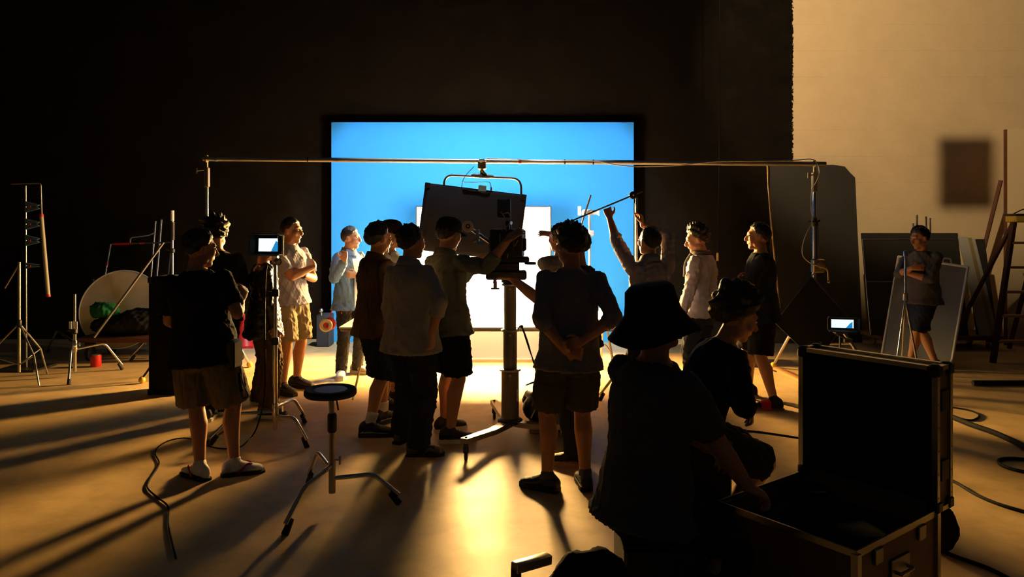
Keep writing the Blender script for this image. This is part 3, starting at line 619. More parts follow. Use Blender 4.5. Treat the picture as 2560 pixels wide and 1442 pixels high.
o = MB().box(((px0 + px1) / 2 + .05, 9.25, .345), ((px1 - px0) / 2 + .1, .008, .34)).build('bounce_board', M_WHITE)
tag(o, 'plain white board standing on the floor behind the table legs', 'board')
# table
tx0, tx1, ty0, ty1, tz = P(847, 0, 7.03).x, 1.15, 7.03, 8.66, .70
t = thing('shooting_table', ((tx0 + tx1) / 2, (ty0 + ty1) / 2, 0), 'long white-topped table on folding tube legs under the hanging lamp', 'table')
MB().box(((tx0 + tx1) / 2, (ty0 + ty1) / 2, tz - .008), ((tx1 - tx0) / 2, (ty1 - ty0) / 2, .008)).build('tabletop', mat('white_acrylic', (.85, .85, .84), .25, var=.02), t)
sw = bez([(0, 8.50, tz + .004), (0, 8.66, tz + .01), (0, 8.80, tz + .09), (0, 8.88, tz + .25), (0, 8.92, 1.10)], 5)
mb = MB(); mb.loft([[V((x, q.y, q.z)) for x in (-1.32, .58)] + [V((x, q.y + .008, q.z - .004)) for x in (.58, -1.32)] for q in sw]); mb.build('sweep_sheet', MATS['white_acrylic'], t, 80)
mb = MB(); mb.tube([(tx0 + .02, ty0 + .02, tz - .03), (tx1 - .02, ty0 + .02, tz - .03), (tx1 - .02, ty1 - .02, tz - .03), (tx0 + .02, ty1 - .02, tz - .03), (tx0 + .02, ty0 + .02, tz - .03)], .014); mb.build('rim_tube', M_STEEL, t)
for sx, x in ((1, tx0 + .12), (-1, tx1 - .12)):
    for y, yy in ((ty0 + .06, ty0 + .7), (ty1 - .06, ty1 - .7)):
        MB().rod((x, y, 0), (x + sx * .05, yy, tz - .03), .012).build('leg', M_STEEL, t)
o = MB().lathe(V((1.09, 8.30, tz)), [(.030, 0), (.034, .002), (.052, .150), (.049, .150), (.032, .01)], 20).build('cup', mat('tan_ceramic', (.38, .24, .12), .5, var=.2, scale=40)); o.location.z = tz; tag(o, 'small tapered tan cup at the far corner of the white table', 'cup')
# block on the floor
a = F(1066, 976); o = MB().box(a + V((.01, .13, .045)), (.05, .14, .045), bev=.004).build('wooden_block', M_DKWOOD); tag(o, 'reddish wooden block lying on the floor near the table', 'block')

# ------------------------------------------------------------------ crossbar with hanging lamp
BY = 8.2
bl, br_ = P(508, 397, BY), P(2064, 410, BY)
t = thing('crossbar', (bl + br_) / 2, 'long horizontal steel pipe spanning the set above everyone', 'pipe')
jm = bl.lerp(br_, (1803 - 508) / (2064 - 508)); MB().rod(bl, jm, .025, n=16).build('pipe', M_STEEL, t); MB().rod(jm, br_, .0275, n=16).build('pipe', M_STEEL, t)
for px, m, hw in ((1300, M_RED, .016), (541, M_BLUE, .014), (1412, M_CABLE, .008), (770, M_CABLE, .006), (1483, M_CABLE, .008)):
    c = bl.lerp(br_, (px - 508) / 1556); MB().rod(c - V((hw, 0, 0)), c + V((hw, 0, 0)), .0272, n=16).build('tape', m, t)
pw = [bl.lerp(br_, (px - 508) / 1556) + V((0, -.03, dz)) for px, dz in ((1215, .03), (1290, .02), (1350, .005), (1440, .012), (1490, .005), (1570, -.045), (1680, -.035), (1790, .014), (1880, .02), (1980, .035), (2030, .045))]
p2_ = P(2048, 425, BY - .05); pw += [p2_, P(2043, 450, BY - .06), P(2030, 475, BY - .05), P(2028, 520, BY - .05), P(2030, 552, BY - .06), P(2010, 600, BY - .08), P(2006, 635, BY - .08), P(2022, 655, BY - .08), P(2045, 665, BY - .08)]
o = MB().tube(bez(pw, 5), .0065, 6).build('power_cable', M_GCABLE); tag(o, 'thin grey cable draped along the pipe and down the crank stand', 'cable')
# hanging lamp
hc = P(1180, 556, BY); an = math.radians(7.0); HX = V((math.cos(an), 0, -math.sin(an))); pt = math.radians(6)
HZ0 = V((math.sin(an), 0, math.cos(an))); HY = (V((0, 1, 0)) * math.cos(pt) - HZ0 * math.sin(pt)).normalized(); HZ = HX.cross(HY).normalized()
t = thing('hanging_lamp', hc, 'big black flat light bank hanging from the pipe by a curved yoke', 'studio lamp')
W2, H2 = .565, .372
def rr(cx, hw, hh, y, rad=.05):
    pts = []
    for sx, sz, a0 in ((1, 1, 0), (-1, 1, 90), (-1, -1, 180), (1, -1, 270)):
        for k in range(5):
            a = math.radians(a0 + 22.5 * k); pts.append(hc + HX * (sx * (hw - rad) + rad * math.cos(a)) + HZ * (sz * (hh - rad) + rad * math.sin(a)) + HY * y)
    return pts
mb = MB(); mb.loft([rr(0, W2 - .03, H2 - .03, -.075), rr(0, W2, H2, -.05), rr(0, W2, H2, .075), rr(0, W2 - .02, H2 - .02, .075), rr(0, W2 - .03, H2 - .03, -.02)], caps=True); hs = mb.build('housing', mat('lamp_black_enamel', (.006, .005, .0055), .8, var=.2, scale=5, spec=.06), t)
MB().box(hc + HY * .03, (W2 - .04, .004, H2 - .04), (HX, HY, HZ)).build('diffuser', mat('lit_tubes', (1, 1, 1), emit=BANK_C, estr=BANK_E), t)
mb = MB()
for sx in (-1, 1):
    for sz in (-1, 1): mb.box(hc + HX * sx * (W2 - .03) + HZ * sz * (H2 - .03) - HY * .06, (.03, .02, .03), (HX, HY, HZ), .005)
mb.build('corner_guard', MATS['lamp_black_enamel'], hs)
mb = MB(); mb.tube(bent([P(1110, 475, BY - .02), P(1110, 437, BY - .02), P(1303, 446, BY - .02), P(1303, 505, BY - .02)], .11, 8), .0125); mb.build('yoke', M_BLACKM, t)
mb = MB(); mb.tube([P(1178, 439, BY - .02), P(1188, 439, BY - .02), P(1222, 441, BY - .02), P(1234, 441, BY - .02)], [.014, .024, .024, .014], 12); mb.build('yoke_grip', M_BLACKM, t)
mb = MB(); c = P(1205, 413, BY); mb.box(c, (.045, .045, .05), bev=.012); mb.rod(c - UZ * .05, P(1205, 436, BY - .02), .022); mb.rod(c + V((-.02, -.04, .03)), c + V((.05, -.06, .05)), .007); mb.rod(c + V((0, -.03, -.06)), c + V((.05, -.03, -.11)), .012); mb.box(c + UZ * .055, (.032, .032, .012), bev=.004); mb.build('pipe_clamp', M_BRASS, t)
mb = MB(); mb.box(P(1206, 472, BY), (.045, .03, .035), (HX, HY, HZ), .006); mb.build('connector_box', M_BLUE, t)
mb = MB(); mb.rod(P(1228, 486, BY), P(1228, 468, BY), .010); mb.build('plug', M_RED, t)
mb = MB(); mb.tube(bez([P(1185, 416, BY - .04), P(1160, 445, BY - .05), P(1153, 475, BY - .02)]), .004, 6); mb.tube(bez([P(1158, 455, BY - .05), P(1190, 456, BY - .05), P(1222, 455, BY - .05), P(1228, 468, BY)]), .004, 6); mb.build('lamp_cord', M_CABLE, t)
mb = MB(); mb.box(P(1311, 505, BY + .02), (.012, .03, .05), (HX, HY, HZ)); mb.build('hinge_bracket', M_BLACKM, t)

# ------------------------------------------------------------------ stands
def crank_stand(label, top, feet, gear_z, collar_z, yellow=False):
    t = thing('crank_stand', (top.x, top.y, 0), label, 'stand'); x, y = top.x, top.y
    MB().rod((x, y, .25), (x, y, gear_z), .030, n=16).build('lower_tube', M_CHROME, t)
    MB().rod((x, y, gear_z - .05), (x, y, collar_z), .025, n=16).build('middle_tube', M_CHROME, t)
    MB().rod((x, y, collar_z - .05), (x, y, top.z - .30), .019, n=16).build('upper_tube', M_CHROME, t)
    for z, r in ((collar_z, .04),):
        mb = MB(); mb.lathe((x, y, z - .05), [(r * .8, 0), (r, .012), (r, .05), (r * .75, .06), (r * .75, .10)], 16); mb.rod((x - .03, y - .02, z), (x - .075, y - .04, z + .01), .009); mb.rod((x + .03, y, z), (x + .06, y - .02, z + .02), .012); mb.build('locking_collar', M_BLACKM, t)
    mb = MB(); mb.box((x, y, top.z - .20), (.026, .026, .11), bev=.008); mb.rod((x, y, top.z - .1), (x, y, top.z + .045), .014); mb.rod((x - .02, y - .02, top.z - .12), (x - .09, y - .05, top.z - .13), .008); mb.rod((x - .09, y - .05, top.z - .16), (x - .09, y - .05, top.z - .10), .007); mb.torus((x, y, top.z), (1, 0, 0), .034, .009, 18, 6); mb.build('pipe_coupler', M_GREYM if not yellow else M_BRASS, t)
    mb = MB(); mb.box((x + .03, y - .02, gear_z), (.065, .04, .075), bev=.012); mb.lathe((x + .05, y - .06, gear_z + .02), [(.045, 0), (.045, .015), (.03, .02)], 18, (0, -1, 0)); mb.build('gear_box', M_BRASS, t)
    mb = MB(); mb.tube(bent([(x + .06, y - .08, gear_z - .01), (x + .11, y - .09, gear_z - .04), (x + .12, y - .09, gear_z - .16)], .02), .011); mb.ball((x + .12, y - .09, gear_z - .17), .018); mb.build('crank_handle', M_BRASS, t)
    mb = MB(); mb.box((x + .034, y, (gear_z + collar_z) / 2), (.004, .008, (collar_z - gear_z) / 2))
    for k in range(int((collar_z - gear_z) / .022)): mb.box((x + .042, y, gear_z + .02 + k * .022), (.006, .008, .005))
    mb.build('gear_rack', M_BRASS, t)
    for fp in feet:
        d = V((fp[0] - x, fp[1] - y, 0)); l = MB().rod((x, y, .95), (fp[0], fp[1], .04), .017).build('leg', M_CHROME, t)
        MB().rod((x, y, .35), V((x, y, .95)).lerp(V((fp[0], fp[1], .04)), .62), .009).build('brace', M_STEEL, l)
        MB().ball((fp[0], fp[1], .036), .036).build('foot_ball', M_YELLOW, l)
    MB().lathe((x, y, .89), [(.04, 0), (.048, .01), (.048, .09), (.036, .1)], 16).build('leg_collar', M_BLACKM, t)
    return t
a, b_, c = F(355, 958), F(624, 918), F(470, 985)
crank_stand('tall chrome crank stand carrying the dark end of the pipe, yellow ball feet', P(517, 398, BY), [(a.x, a.y), (b_.x, b_.y), (-3.2, 7.6)], 1.25, 1.72, True)
a, b_ = F(1934, 920), F(2188, 955)
crank_stand('tall chrome crank stand with gear rack holding the pipe near the plaster wall', P(2036, 410, BY), [(a.x, a.y), (b_.x, b_.y), (3.2, 7.55)], P(0, 664, BY).z, P(0, 555, BY).z)

def turtle_leg(t, c, foot, zj, mats=(M_CHROME, M_RUBBER), r=.0125, zk=None):
    """bent tube leg from a mast collar out and down to a rubber foot"""
    c = V(c); d = V((foot[0] - c.x, foot[1] - c.y, 0)); k = c + d * .62
    zk = zj + .05 if zk is None else zk; e = V((foot[0], foot[1], .0)); a = V((c.x, c.y, zj)); kk = V((k.x, k.y, zk)); l = MB().tube(bent([a, kk, V((foot[0], foot[1], .055)).lerp(kk, .02)], .05), r).build('leg', mats[0], t)
    dd = (e - kk).normalized(); MB().tube([e + UZ * .004 - dd * .085, e + UZ * .004], [r * 1.25, r * 1.6], 12).build('rubber_foot', mats[1], l)
    return l
def c_stand(name, label, c, feet, ztop, zj=.20, tilt=0.0, cat='stand', r=.0175, extra=True, chrome=None):
    chrome = chrome or M_CHROME
    t = thing(name, (c[0], c[1], 0), label, cat); x, y = c[0], c[1]
    zmid = ztop * .55
    MB().rod((x, y, .06), (x, y, zmid), r, n=14).build('lower_mast', chrome, t)
    MB().rod((x, y, zmid - .05), (x, y, ztop), r * .8, n=14).build('upper_mast', chrome, t)
    for z in ((zmid, zmid + .38) if extra else (zmid,)):
        if z < ztop - .05:
            mb = MB(); mb.lathe((x, y, z - .03), [(r * 1.2, 0), (r * 1.7, .008), (r * 1.7, .05), (r * 1.2, .06)], 14); mb.rod((x, y, z), (x - .045, y - .035, z + .008), .006); mb.box((x - .05, y - .04, z + .01), (.016, .005, .008)); mb.build('collar_knob', M_BLACKM, t)
    for k, fp in enumerate(feet): turtle_leg(t, (x, y, 0), fp, zj + .035 * k, (chrome, M_RUBBER), .0125, zj + .03 + .02 * k)
    mb = MB(); mb.lathe((x, y, zj - .03), [(r * 1.25, 0), (r * 1.4, .01), (r * 1.4, .12), (r * 1.25, .13)], 14); mb.rod((x, y, zj + .06), (x + .06, y - .02, zj + .06), .005); mb.box((x + .065, y - .02, zj + .06), (.005, .006, .022)); mb.build('leg_hub', chrome, t)
    return t
def g3(*q): return [(F(*k).x, F(*k).y) for k in q]
# monitor stand
fs = g3((768, 1120), (525, 1113), (762, 1056)); mc = (-1.865, 5.83)
ms = c_stand('c_stand', 'chrome c-stand carrying the lit field monitor', mc, fs, 1.38, .17)
def monitor(name, label, c, d, w, h, hood, scr, tri, side=None):
    """flat field monitor: d = direction the screen faces"""
    c = V(c); d = V(d).normalized(); X = UZ.cross(d).normalized(); Z = d.cross(X)
    t = thing(name, (c.x, c.y, c.z - h / 2), label, 'monitor')
    MB().box(c - d * .015, (w / 2, .015, h / 2), (X, d, Z), .004).build('body', M_PLASTIC, t)
    sw, sh = w / 2 * .76, h / 2 * .66
    MB().box(c + d * .001, (sw, .001, sh), (X, d, Z)).build('screen', mat(name + '_bright_picture', (0, 0, 0), .3, emit=scr[0], estr=scr[1]), t)
    k = c + d * .0028; pts = [k + X * sw * q[0] + Z * sh * q[1] for q in tri]
    MB().prism(pts, d * .0004).build('picture', mat(name + '_blue_picture', (0, 0, 0), .3, emit=(.02, .28, .62), estr=.9), t)
    for sx, sz, hw, hl in ((0, 1, w / 2, 0), (1, 0, h / 2, 1), (-1, 0, h / 2, 1), (0, -1, w / 2, 0)):
        e = c + X * sx * w / 2 + Z * sz * h / 2; n_ = (X * sx + Z * sz); dd = (d + n_ * .12).normalized(); ax = (Z if sx else X)
        MB().box(e + dd * hood / 2, (hw, .0025, hood / 2), (ax, dd.cross(ax), dd)).build('hood_flap', hood_m, t)
    return t
hood_m = cloth('black_hood_fabric', (.012, .012, .014))
mcn = P(672, 612, 5.83)
monitor('field_monitor', 'small lit field monitor with sun hood on the chrome c-stand', mcn, (-.25, -1, .04), .235, .155, .07, ((.75, .95, .92), 1.3), [(.25, -1), (1, -1), (1, .35), (.72, .62)])
mb = MB(); mb.box(mcn + V((.10, -.03, .0)), (.035, .006, .072), (V((.8, -.6, 0)), V((.6, .8, 0)), UZ), .002); o = mb.build('lit_hood_flap', M_WHITE); tag(o, 'side flap of the field monitor hood, coloured white as if lit', 'hood flap')  # white colour stands in for light on the hood's side flap
t = thing('swivel_mount', (mc[0], mc[1], 1.37), 'small chrome swivel mount between c-stand and field monitor', 'mount')
MB().box((mc[0], mc[1], 1.40), (.022, .022, .035), bev=.006).build('clamp_body', M_CHROME, t); mb = MB(); mb.lathe((mc[0] + .02, mc[1] - .02, 1.385), [(.026, 0), (.03, .004), (.03, .02), (.012, .024)], 16, (.7, -.7, 0)); mb.build('knuckle_disc', M_CHROME, t); MB().rod((mc[0], mc[1], 1.43), (mcn.x, mcn.y + .01, mcn.z - .075), .012).build('pin', M_BRASS, t)
cb = [P(668, 662, 5.78), P(664, 700, 5.76), P(662, 800, 5.76), P(663, 920, 5.74), P(660, 1000, 5.72), P(648, 1050, 5.66)] + [F(*q) + UZ * .008 for q in ((632, 1090), (600, 1120), (560, 1124), (520, 1117), (470, 1098), (425, 1103), (395, 1120), (388, 1138), (398, 1162), (375, 1200), (369, 1222), (392, 1245), (420, 1270), (422, 1320), (440, 1400))]
o = MB().tube(bez(cb, 6), .0055, 6).build('monitor_cable', M_CABLE); tag(o, 'black cable from the field monitor snaking over the floor past flip-flops', 'cable')
a = F(520, 1114); mb = MB(); mb.box(a + V((0, 0, .022)), (.016, .035, .02), (V((.9, .4, 0)), V((-.4, .9, 0)), UZ), .005); mb.tube([a + V((-.01, .04, .02)), a + V((.05, .16, .06)), a + V((.10, .26, .06))], .008, 8); o = mb.build('power_plug', M_RUBBER); tag(o, 'black power plug lying on the floor between the legs', 'plug'); 

# stool
sc_ = V((-1.072, 4.41, 0)); t = thing('stool', sc_, 'round-seated studio stool on a three-legged chrome stand', 'stool')
mb = MB(); mb.lathe((sc_.x - .01, sc_.y, .655), [(.10, 0), (.146, .004), (.154, .014), (.154, .034), (.146, .046), (.128, .048), (.104, .040), (.02, .038)], 40); st = mb.build('seat', M_RUBBER, t)
MB().lathe((sc_.x - .01, sc_.y, .693), [(.100, 0), (.098, .004), (.02, .005)], 36).build('seat_pad', mat('maroon_vinyl', (.22, .075, .06), .45, var=.12), st)
MB().rod(sc_ + UZ * .45, sc_ + V((-.005, 0, .657)), .017, n=14).build('seat_post', M_STEEL, t)
MB().rod(sc_ + UZ * .08, sc_ + UZ * .50, .0205, n=14).build('pole', M_BRASS if False else M_STEEL, t)
mb = MB(); mb.lathe(sc_ + UZ * .44, [(.022, 0), (.028, .01), (.028, .10), (.022, .115)], 16); mb.build('sleeve', M_BLACKM, t)
mb = MB(); mb.rod(sc_ + V((.03, -.03, .66)), sc_ + V((.045, -.035, .58)), .005); mb.build('release_lever', M_BLACKM, t)
mb = MB(); mb.rod(sc_ + UZ * .28, sc_ + V((.05, -.015, .28)), .006); mb.box(sc_ + V((.05, -.015, .28)), (.004, .012, .026)); mb.build('wing_knob', M_STEEL, t)
for (fx, fy), zj, zk in zip(g3((712, 1338), (998, 1260), (772, 1208)), (.245, .165, .21), (.20, .185, .25)): turtle_leg(t, sc_, (fx, fy), zj, (M_CHROME, M_RUBBER), .0135, zk)

# ------------------------------------------------------------------ film camera on pedestal
pc = V((-.015, 5.88, 0)); t = thing('camera_pedestal', pc, 'grey three-stage camera pedestal column on a three-armed wheeled base', 'pedestal')
for z0, z1, r in ((.14, .53, .070), (.50, .84, .055), (.80, 1.21, .049)):
    MB().rod(pc + UZ * z0, pc + UZ * z1, r, n=28).build('column_stage', M_GREYM, t)
for z, r in ((.525, .074), (.838, .060), (1.20, .054)):
    mb = MB(); mb.lathe(pc + UZ * (z - .012), [(r, 0), (r + .012, .004), (r + .012, .016), (r, .022)], 28); mb.rod(pc + V((0, -r, z - .03)), pc + V((0, -r - .025, z - .03)), .010); mb.build('collar', M_STEEL, t)
MB().lathe(pc + UZ * .10, [(.09, 0), (.10, .01), (.10, .03), (.08, .045)], 28).build('base_ring', M_BLACKM, t)
for q in ((1165, 1150), (1428, 1112), (1236, 1048)):
    e = F(*q); d = (e - pc).normalized(); s_ = V((-d.y, d.x, 0)); L_ = (e - pc).length; k = pc + d * L_ * .42
    mb = MB(); mb.loft([[pc + d * .02 + s_ * a * .045 + UZ * (z) for a, z in ((-1, .085), (1, .085), (1, .125), (-1, .125))], [k + s_ * a * .035 + UZ * z for a, z in ((-1, .085), (1, .085), (1, .125), (-1, .125))], [e + d * .03 + s_ * a * .028 + UZ * (z) for a, z in ((-1, .125), (1, .125), (1, .162), (-1, .162))]]); ar = mb.build('base_arm', M_ALU, t)
    mb = MB(); mb.rod(e + UZ * .125, e + UZ * .085, .018); mb.box(e + V((0, 0, .075)), (.020, .024, .02), bev=.004); mb.build('caster_fork', M_BLACKM, ar)
    MB().lathe(e + UZ * .038 - V((.012, 0, 0)), [(.03, 0), (.038, .004), (.038, .020), (.03, .024)], 20, (1, 0, 0)).build('caster_wheel', M_RUBBER, ar)
    MB().lathe(e + UZ * .16, [(.010, 0), (.010, .008), (.004, .01)], 10).build('bolt', M_BLACKM, ar)
MB().box(pc + V((.05, -.045, .33)), (.018, .002, .05)).build('sticker', M_WHITEP, t)
cw = [pc + V((.06, -.02, .84)), P(1303, 815, 5.72), P(1318, 850, 5.7), P(1332, 900, 5.7), P(1345, 945, 5.7), P(1325, 958, 5.7), P(1316, 962, 5.68), P(1340, 950, 5.68), P(1336, 910, 5.68), P(1322, 870, 5.68), P(1306, 820, 5.7)]
mb = MB(); mb.tube(bez(cw, 6), .005, 6); mb.ball(P(1304, 816, 5.72), .014); mb.build('air_hose', M_CABLE, t)
# pan head
hd = thing('pan_head', pc + UZ * 1.21, 'black geared pan head on top of the pedestal', 'tripod head')
mb = MB(); mb.lathe(pc + UZ * 1.21, [(.055, 0), (.07, .01), (.07, .03), (.05, .04)], 24); mb.box(pc + V((-.03, -.02, 1.28)), (.16, .10, .035), bev=.012); mb.box(pc + V((-.04, 0, 1.345)), (.115, .10, .04), bev=.015); mb.box(pc + V((-.02, 0, 1.40)), (.17, .12, .022), bev=.008); mb.build('head_body', M_PLASTIC, hd)
mb = MB(); mb.rod(pc + V((-.15, -.05, 1.37)), pc + V((-.26, -.12, 1.36)), .010); mb.rod(pc + V((.12, 0, 1.37)), pc + V((.20, -.05, 1.37)), .012); mb.build('handle', M_BLACKM, hd)
mb = MB(); mb.box(P(1238, 712, 5.72), (.014, .012, .03)); mb.box(P(1238, 721, 5.72), (.032, .012, .006)); mb.build('lock_lever', M_STEEL, hd)
# camera
cc_ = pc + V((-.04, -.02, 1.42)); cy = math.radians(4); CX = V((math.cos(cy), -math.sin(cy), 0)); CF = V((math.sin(cy), math.cos(cy), 0)); A3 = (CX, CF, UZ)
cam_t = thing('film_camera', cc_, 'bulky black film camera with small top monitor and looped wires', 'camera')
def cbox(name, m, o, half, bev=.008, par=None): return MB().box(cc_ + CX * o[0] + CF * o[1] + UZ * o[2], half, A3, bev).build(name, m, par or cam_t)
bd = cbox('body', mat('camera_black', (.022, .021, .020), .5, var=.2), (.02, 0, .11), (.125, .17, .11)); cbox('battery_plate', M_PLASTIC, (.03, -.20, .12), (.055, .035, .085)); cbox('top_handle', M_PLASTIC, (.03, .02, .27), (.018, .14, .016)); cbox('handle_post', M_PLASTIC, (.03, .10, .24), (.014, .016, .03)); cbox('handle_post', M_PLASTIC, (.03, -.08, .24), (.014, .016, .03))
cbox('side_panel', mat('slate_panel', (.06, .06, .07), .5), (-.11, -.05, .10), (.008, .06, .06), .003)
tm = cbox('top_monitor', M_PLASTIC, (.0, -.10, .385), (.052, .016, .075)); cbox('monitor_glass', mat('dim_lcd', (.05, .07, .09), .15), (0, -.118, .395), (.038, .002, .055), .001, tm)
MB().lathe(cc_ + CF * .17 + CX * .02 + UZ * .12, [(.055, 0), (.06, .02), (.06, .12), (.075, .16), (.075, .20)], 28, CF).build('lens', M_BLACKM, cam_t)
MB().box(cc_ + CF * .42 + CX * .02 + UZ * .12, (.12, .05, .09), A3, .006).build('matte_box', M_BLACKM, cam_t)
ew = P(1169, 566, 5.62); mb = MB(); mb.lathe(ew, [(.030, 0), (.042, .004), (.044, .012), (.044, .02), (.03, .024)], 28, (.15, -1, .05)); eh = mb.build('focus_wheel', mat('cream_disc', (.62, .50, .40), .4, var=.05), cam_t)
MB().lathe(ew + V((.004, -.024, .001)), [(.018, 0), (.018, .006), (.010, .008)], 20, (.15, -1, .05)).build('wheel_hub', M_BLACKM, eh); MB().lathe(ew + V((.005, -.032, .002)), [(.008, 0), (.005, .004)], 14, (.15, -1, .05)).build('hub_cap', M_WHITEP, eh)
mb = MB(); mb.rod(ew + V((.0, .02, 0)), cc_ + CX * -.10 + CF * .0 + UZ * .10, .014); mb.tube([P(1192, 575, 5.66), P(1192, 600, 5.66), P(1182, 605, 5.66)], .010); mb.box(P(1194, 590, 5.66), (.012, .012, .05)); mb.box(P(1203, 607, 5.64), (.03, .014, .012)); mb.build('follow_focus_arm', M_CHROME, cam_t)
for pts in ([(1252, 530), (1262, 545), (1260, 565), (1255, 580)], [(1258, 535), (1270, 532), (1277, 545), (1272, 560), (1262, 572)], [(1262, 556), (1265, 590), (1250, 600)], [(1268, 620), (1285, 616), (1295, 600)], [(1272, 622), (1268, 645)]):
    MB().tube(bez([P(x, y, 5.66) for x, y in pts], 6), .0045, 6).build('wire', M_GCABLE, cam_t)
cbox('cable_block', M_PLASTIC, (.15, -.03, .10), (.02, .05, .05)); cbox('base_plate', M_BLACKM, (.0, .05, .008), (.09, .22, .008), .003)
# boxes behind the pedestal
a = V((.13, 5.92, 0)); o = MB().box(a + V((.21, .17, .12)), (.20, .16, .12), bev=.006).build('apple_box', mat('silver_case', (.38, .33, .27), .4, .5, var=.12)); tag(o, 'silver-grey equipment box on the floor behind the wheeled base', 'box')
mb = MB(); q = a + V((.12, .14, .24)); mb.ell(q + V((-.02, -.10, -.04)), ((.15, 0, 0), (0, .085, 0), (0, 0, .12))); mb.ell(q + V((-.02, .10, -.02)), ((.15, 0, 0), (0, .09, 0), (0, 0, .10))); mb.ell(q + V((-.02, 0, .05)), ((.13, 0, 0), (0, .14, 0), (0, 0, .05)))
t = thing('sandbag', (q.x, q.y, .24), 'black sandbag with pale piping slung over the silver-grey box', 'sandbag'); remesh(mb, 'bag', .012, 4, mat('black_vinyl', (.012, .012, .012), .35, var=.2), t, .006, 3); MB().tube(bez([q + V((-.10, -.188, -.10)), q + V((-.06, -.192, -.02)), q + V((.0, -.16, .06)), q + V((0, 0, .11))]), .005, 6).build('piping', M_SOLE, t)

# ------------------------------------------------------------------ grip gear in front of the backdrop
# white-headed c-stand with a dark rod
g = P(1474, 533, 8.85); t = thing('grip_stand', (g.x, g.y, 0), 'pale grip stand with white clamp head in front of the backdrop', 'stand')
MB().rod((g.x, g.y, .05), (g.x, g.y, g.z), .013, n=12).build('mast', M_WHITEP, t)
mb = MB(); mb.box(g + V((-.03, -.02, .01)), (.06, .03, .035), bev=.012); mb.box(g + V((-.12, -.02, .03)), (.02, .025, .055), bev=.006); mb.tube([g + V((.02, -.02, .01)), g + V((.08, -.02, .01)), g + V((.11, -.02, .01))], [.03, .022, .04], 16); mb.build('clamp_head', M_WHITEP, t)
MB().box(g + V((.02, -.03, -.24)), (.03, .02, .035), bev=.01).build('collar_knob', M_WHITEP, t)
MB().rod(P(1477, 487, 8.78), P(1449, 575, 8.78), .011).build('rod', M_BLACKM, t)
for dx, dy in ((.30, -.02), (-.2, .16), (-.05, -.2)): turtle_leg(t, (g.x, g.y, 0), (g.x + dx, g.y + dy), .2, (M_STEEL, M_RUBBER), .012)
# boom arm held overhead, with its stand and the narrow flag
gh = P(1583, 488, 6.72); t = thing('boom_arm', gh, 'long thin dark metal arm with round grip head held overhead', 'boom arm')
MB().rod(P(1408, 561, 6.56), P(1606, 478, 6.74), .0075).build('arm_rod', M_BLACKM, t)
mb = MB(); mb.lathe(gh + V((0, .01, 0)), [(.02, -.02), (.034, -.016), (.036, 0), (.036, .016), (.03, .022)], 24, (0, -1, 0)); gg = mb.build('grip_head', M_BLACKM, t); MB().lathe(gh + V((0, -.012, 0)), [(.008, 0), (.006, .006)], 12, (0, -1, 0)).build('bolt', M_WHITEP, gg)
hs_ = V((gh.x + .035, 6.74, 0)); 
c_stand('c_stand', 'slim chrome c-stand steadied by the person reaching overhead', (hs_.x, hs_.y), [(hs_.x + .34, hs_.y + .22), (hs_.x - .30, hs_.y + .30), (hs_.x + .30, hs_.y - .34)], gh.z - .02, .2, r=.014, extra=False)
t = thing('narrow_flag', V((P(1589, 0, 9.1).x, 9.1, 0)), 'narrow dark flag seen edge-on beside the backdrop edge', 'flag')
fx = P(1589, 0, 9.1).x; fd_ = V((fx, 9.1, 0)).normalized(); q = V((fx, 9.1, 0)); MB().box(q + UZ * 1.42, (.006, .58, .48), (V((fd_.y, -fd_.x, 0)), fd_, UZ)).build('cloth', M_BLKCLOTH, t); 
mb = MB(); mb.rod(q - fd_ * .59 + UZ * 0, q - fd_ * .59 + UZ * 1.92, .011); mb.build('post', M_DKWOOD, t); MB().box(q - fd_ * .59 + UZ * .01, (.12, .12, .01)).build('foot_plate', M_BLACKM, t)
# tape roll at the hip of the denim shirt
c = P(815, 813, 7.86); o = MB().torus(c, (.5, -1, .1), .050, .020, 32, 10).build('tape_roll', mat('cream_tape', (.6, .5, .36), .5, var=.05)); tag(o, 'cream roll of tape hanging at the hip of the denim shirt', 'tape')
mb = MB(); mb.torus(c + V((.03, .045, .01)), (.5, -1, .1), .046, .020, 28, 8); mb.tube([c + V((.02, .05, .06)), c + V((.05, .07, .16))], .006, 6); o = mb.build('tape_roll', M_RED); tag(o, 'red roll of tape behind the cream one at the hip', 'tape')
# ================================================================== dark clutter on the left
q = p1; c = q['pv'] + q['r'] * .235 - UZ * .06 + q['f'] * -.03
pch = MB().box(c, (.032, .058, .095), (q['r'], q['f'], UZ), .015).build('belt_pouch', M_PLASTIC, q['root'])
mb = MB(); mb.tube(bez([c + V((.04, 0, -.10)), c + V((.06, 0, -.2)), c + V((.09, 0, -.27)), c + V((.05, .02, -.29)), c + V((.03, 0, -.18))]), .004, 6); mb.rod(c + V((.04, -.02, -.12)), c + V((.06, -.03, -.24)), .010); mb.build('curly_lead', M_CABLE, pch)
# reflector disc
c = P(302, 772, 9.5); r_ = .50; n_ = V((.12, -.96, .25)).normalized(); t = thing('reflector_disc', (c.x, c.y, c.z - r_), 'round cream folding reflector propped up behind the cloth heap', 'reflector')
MB().lathe(c, [(.02, 0), (r_ - .01, 0), (r_ - .01, .004), (.02, .004)], 56, n_).build('fabric', cloth('cream_reflector', (.62, .52, .34), bump=.08, bscale=12), t); MB().torus(c, n_, r_, .010, 56, 8).build('rim', M_SOLE, t)
x_, y_, _ = basis(n_); MB().ball(c + P(233, 700, 9.5) - P(302, 772, 9.5), .018).build('tab', M_BLACKM, t)
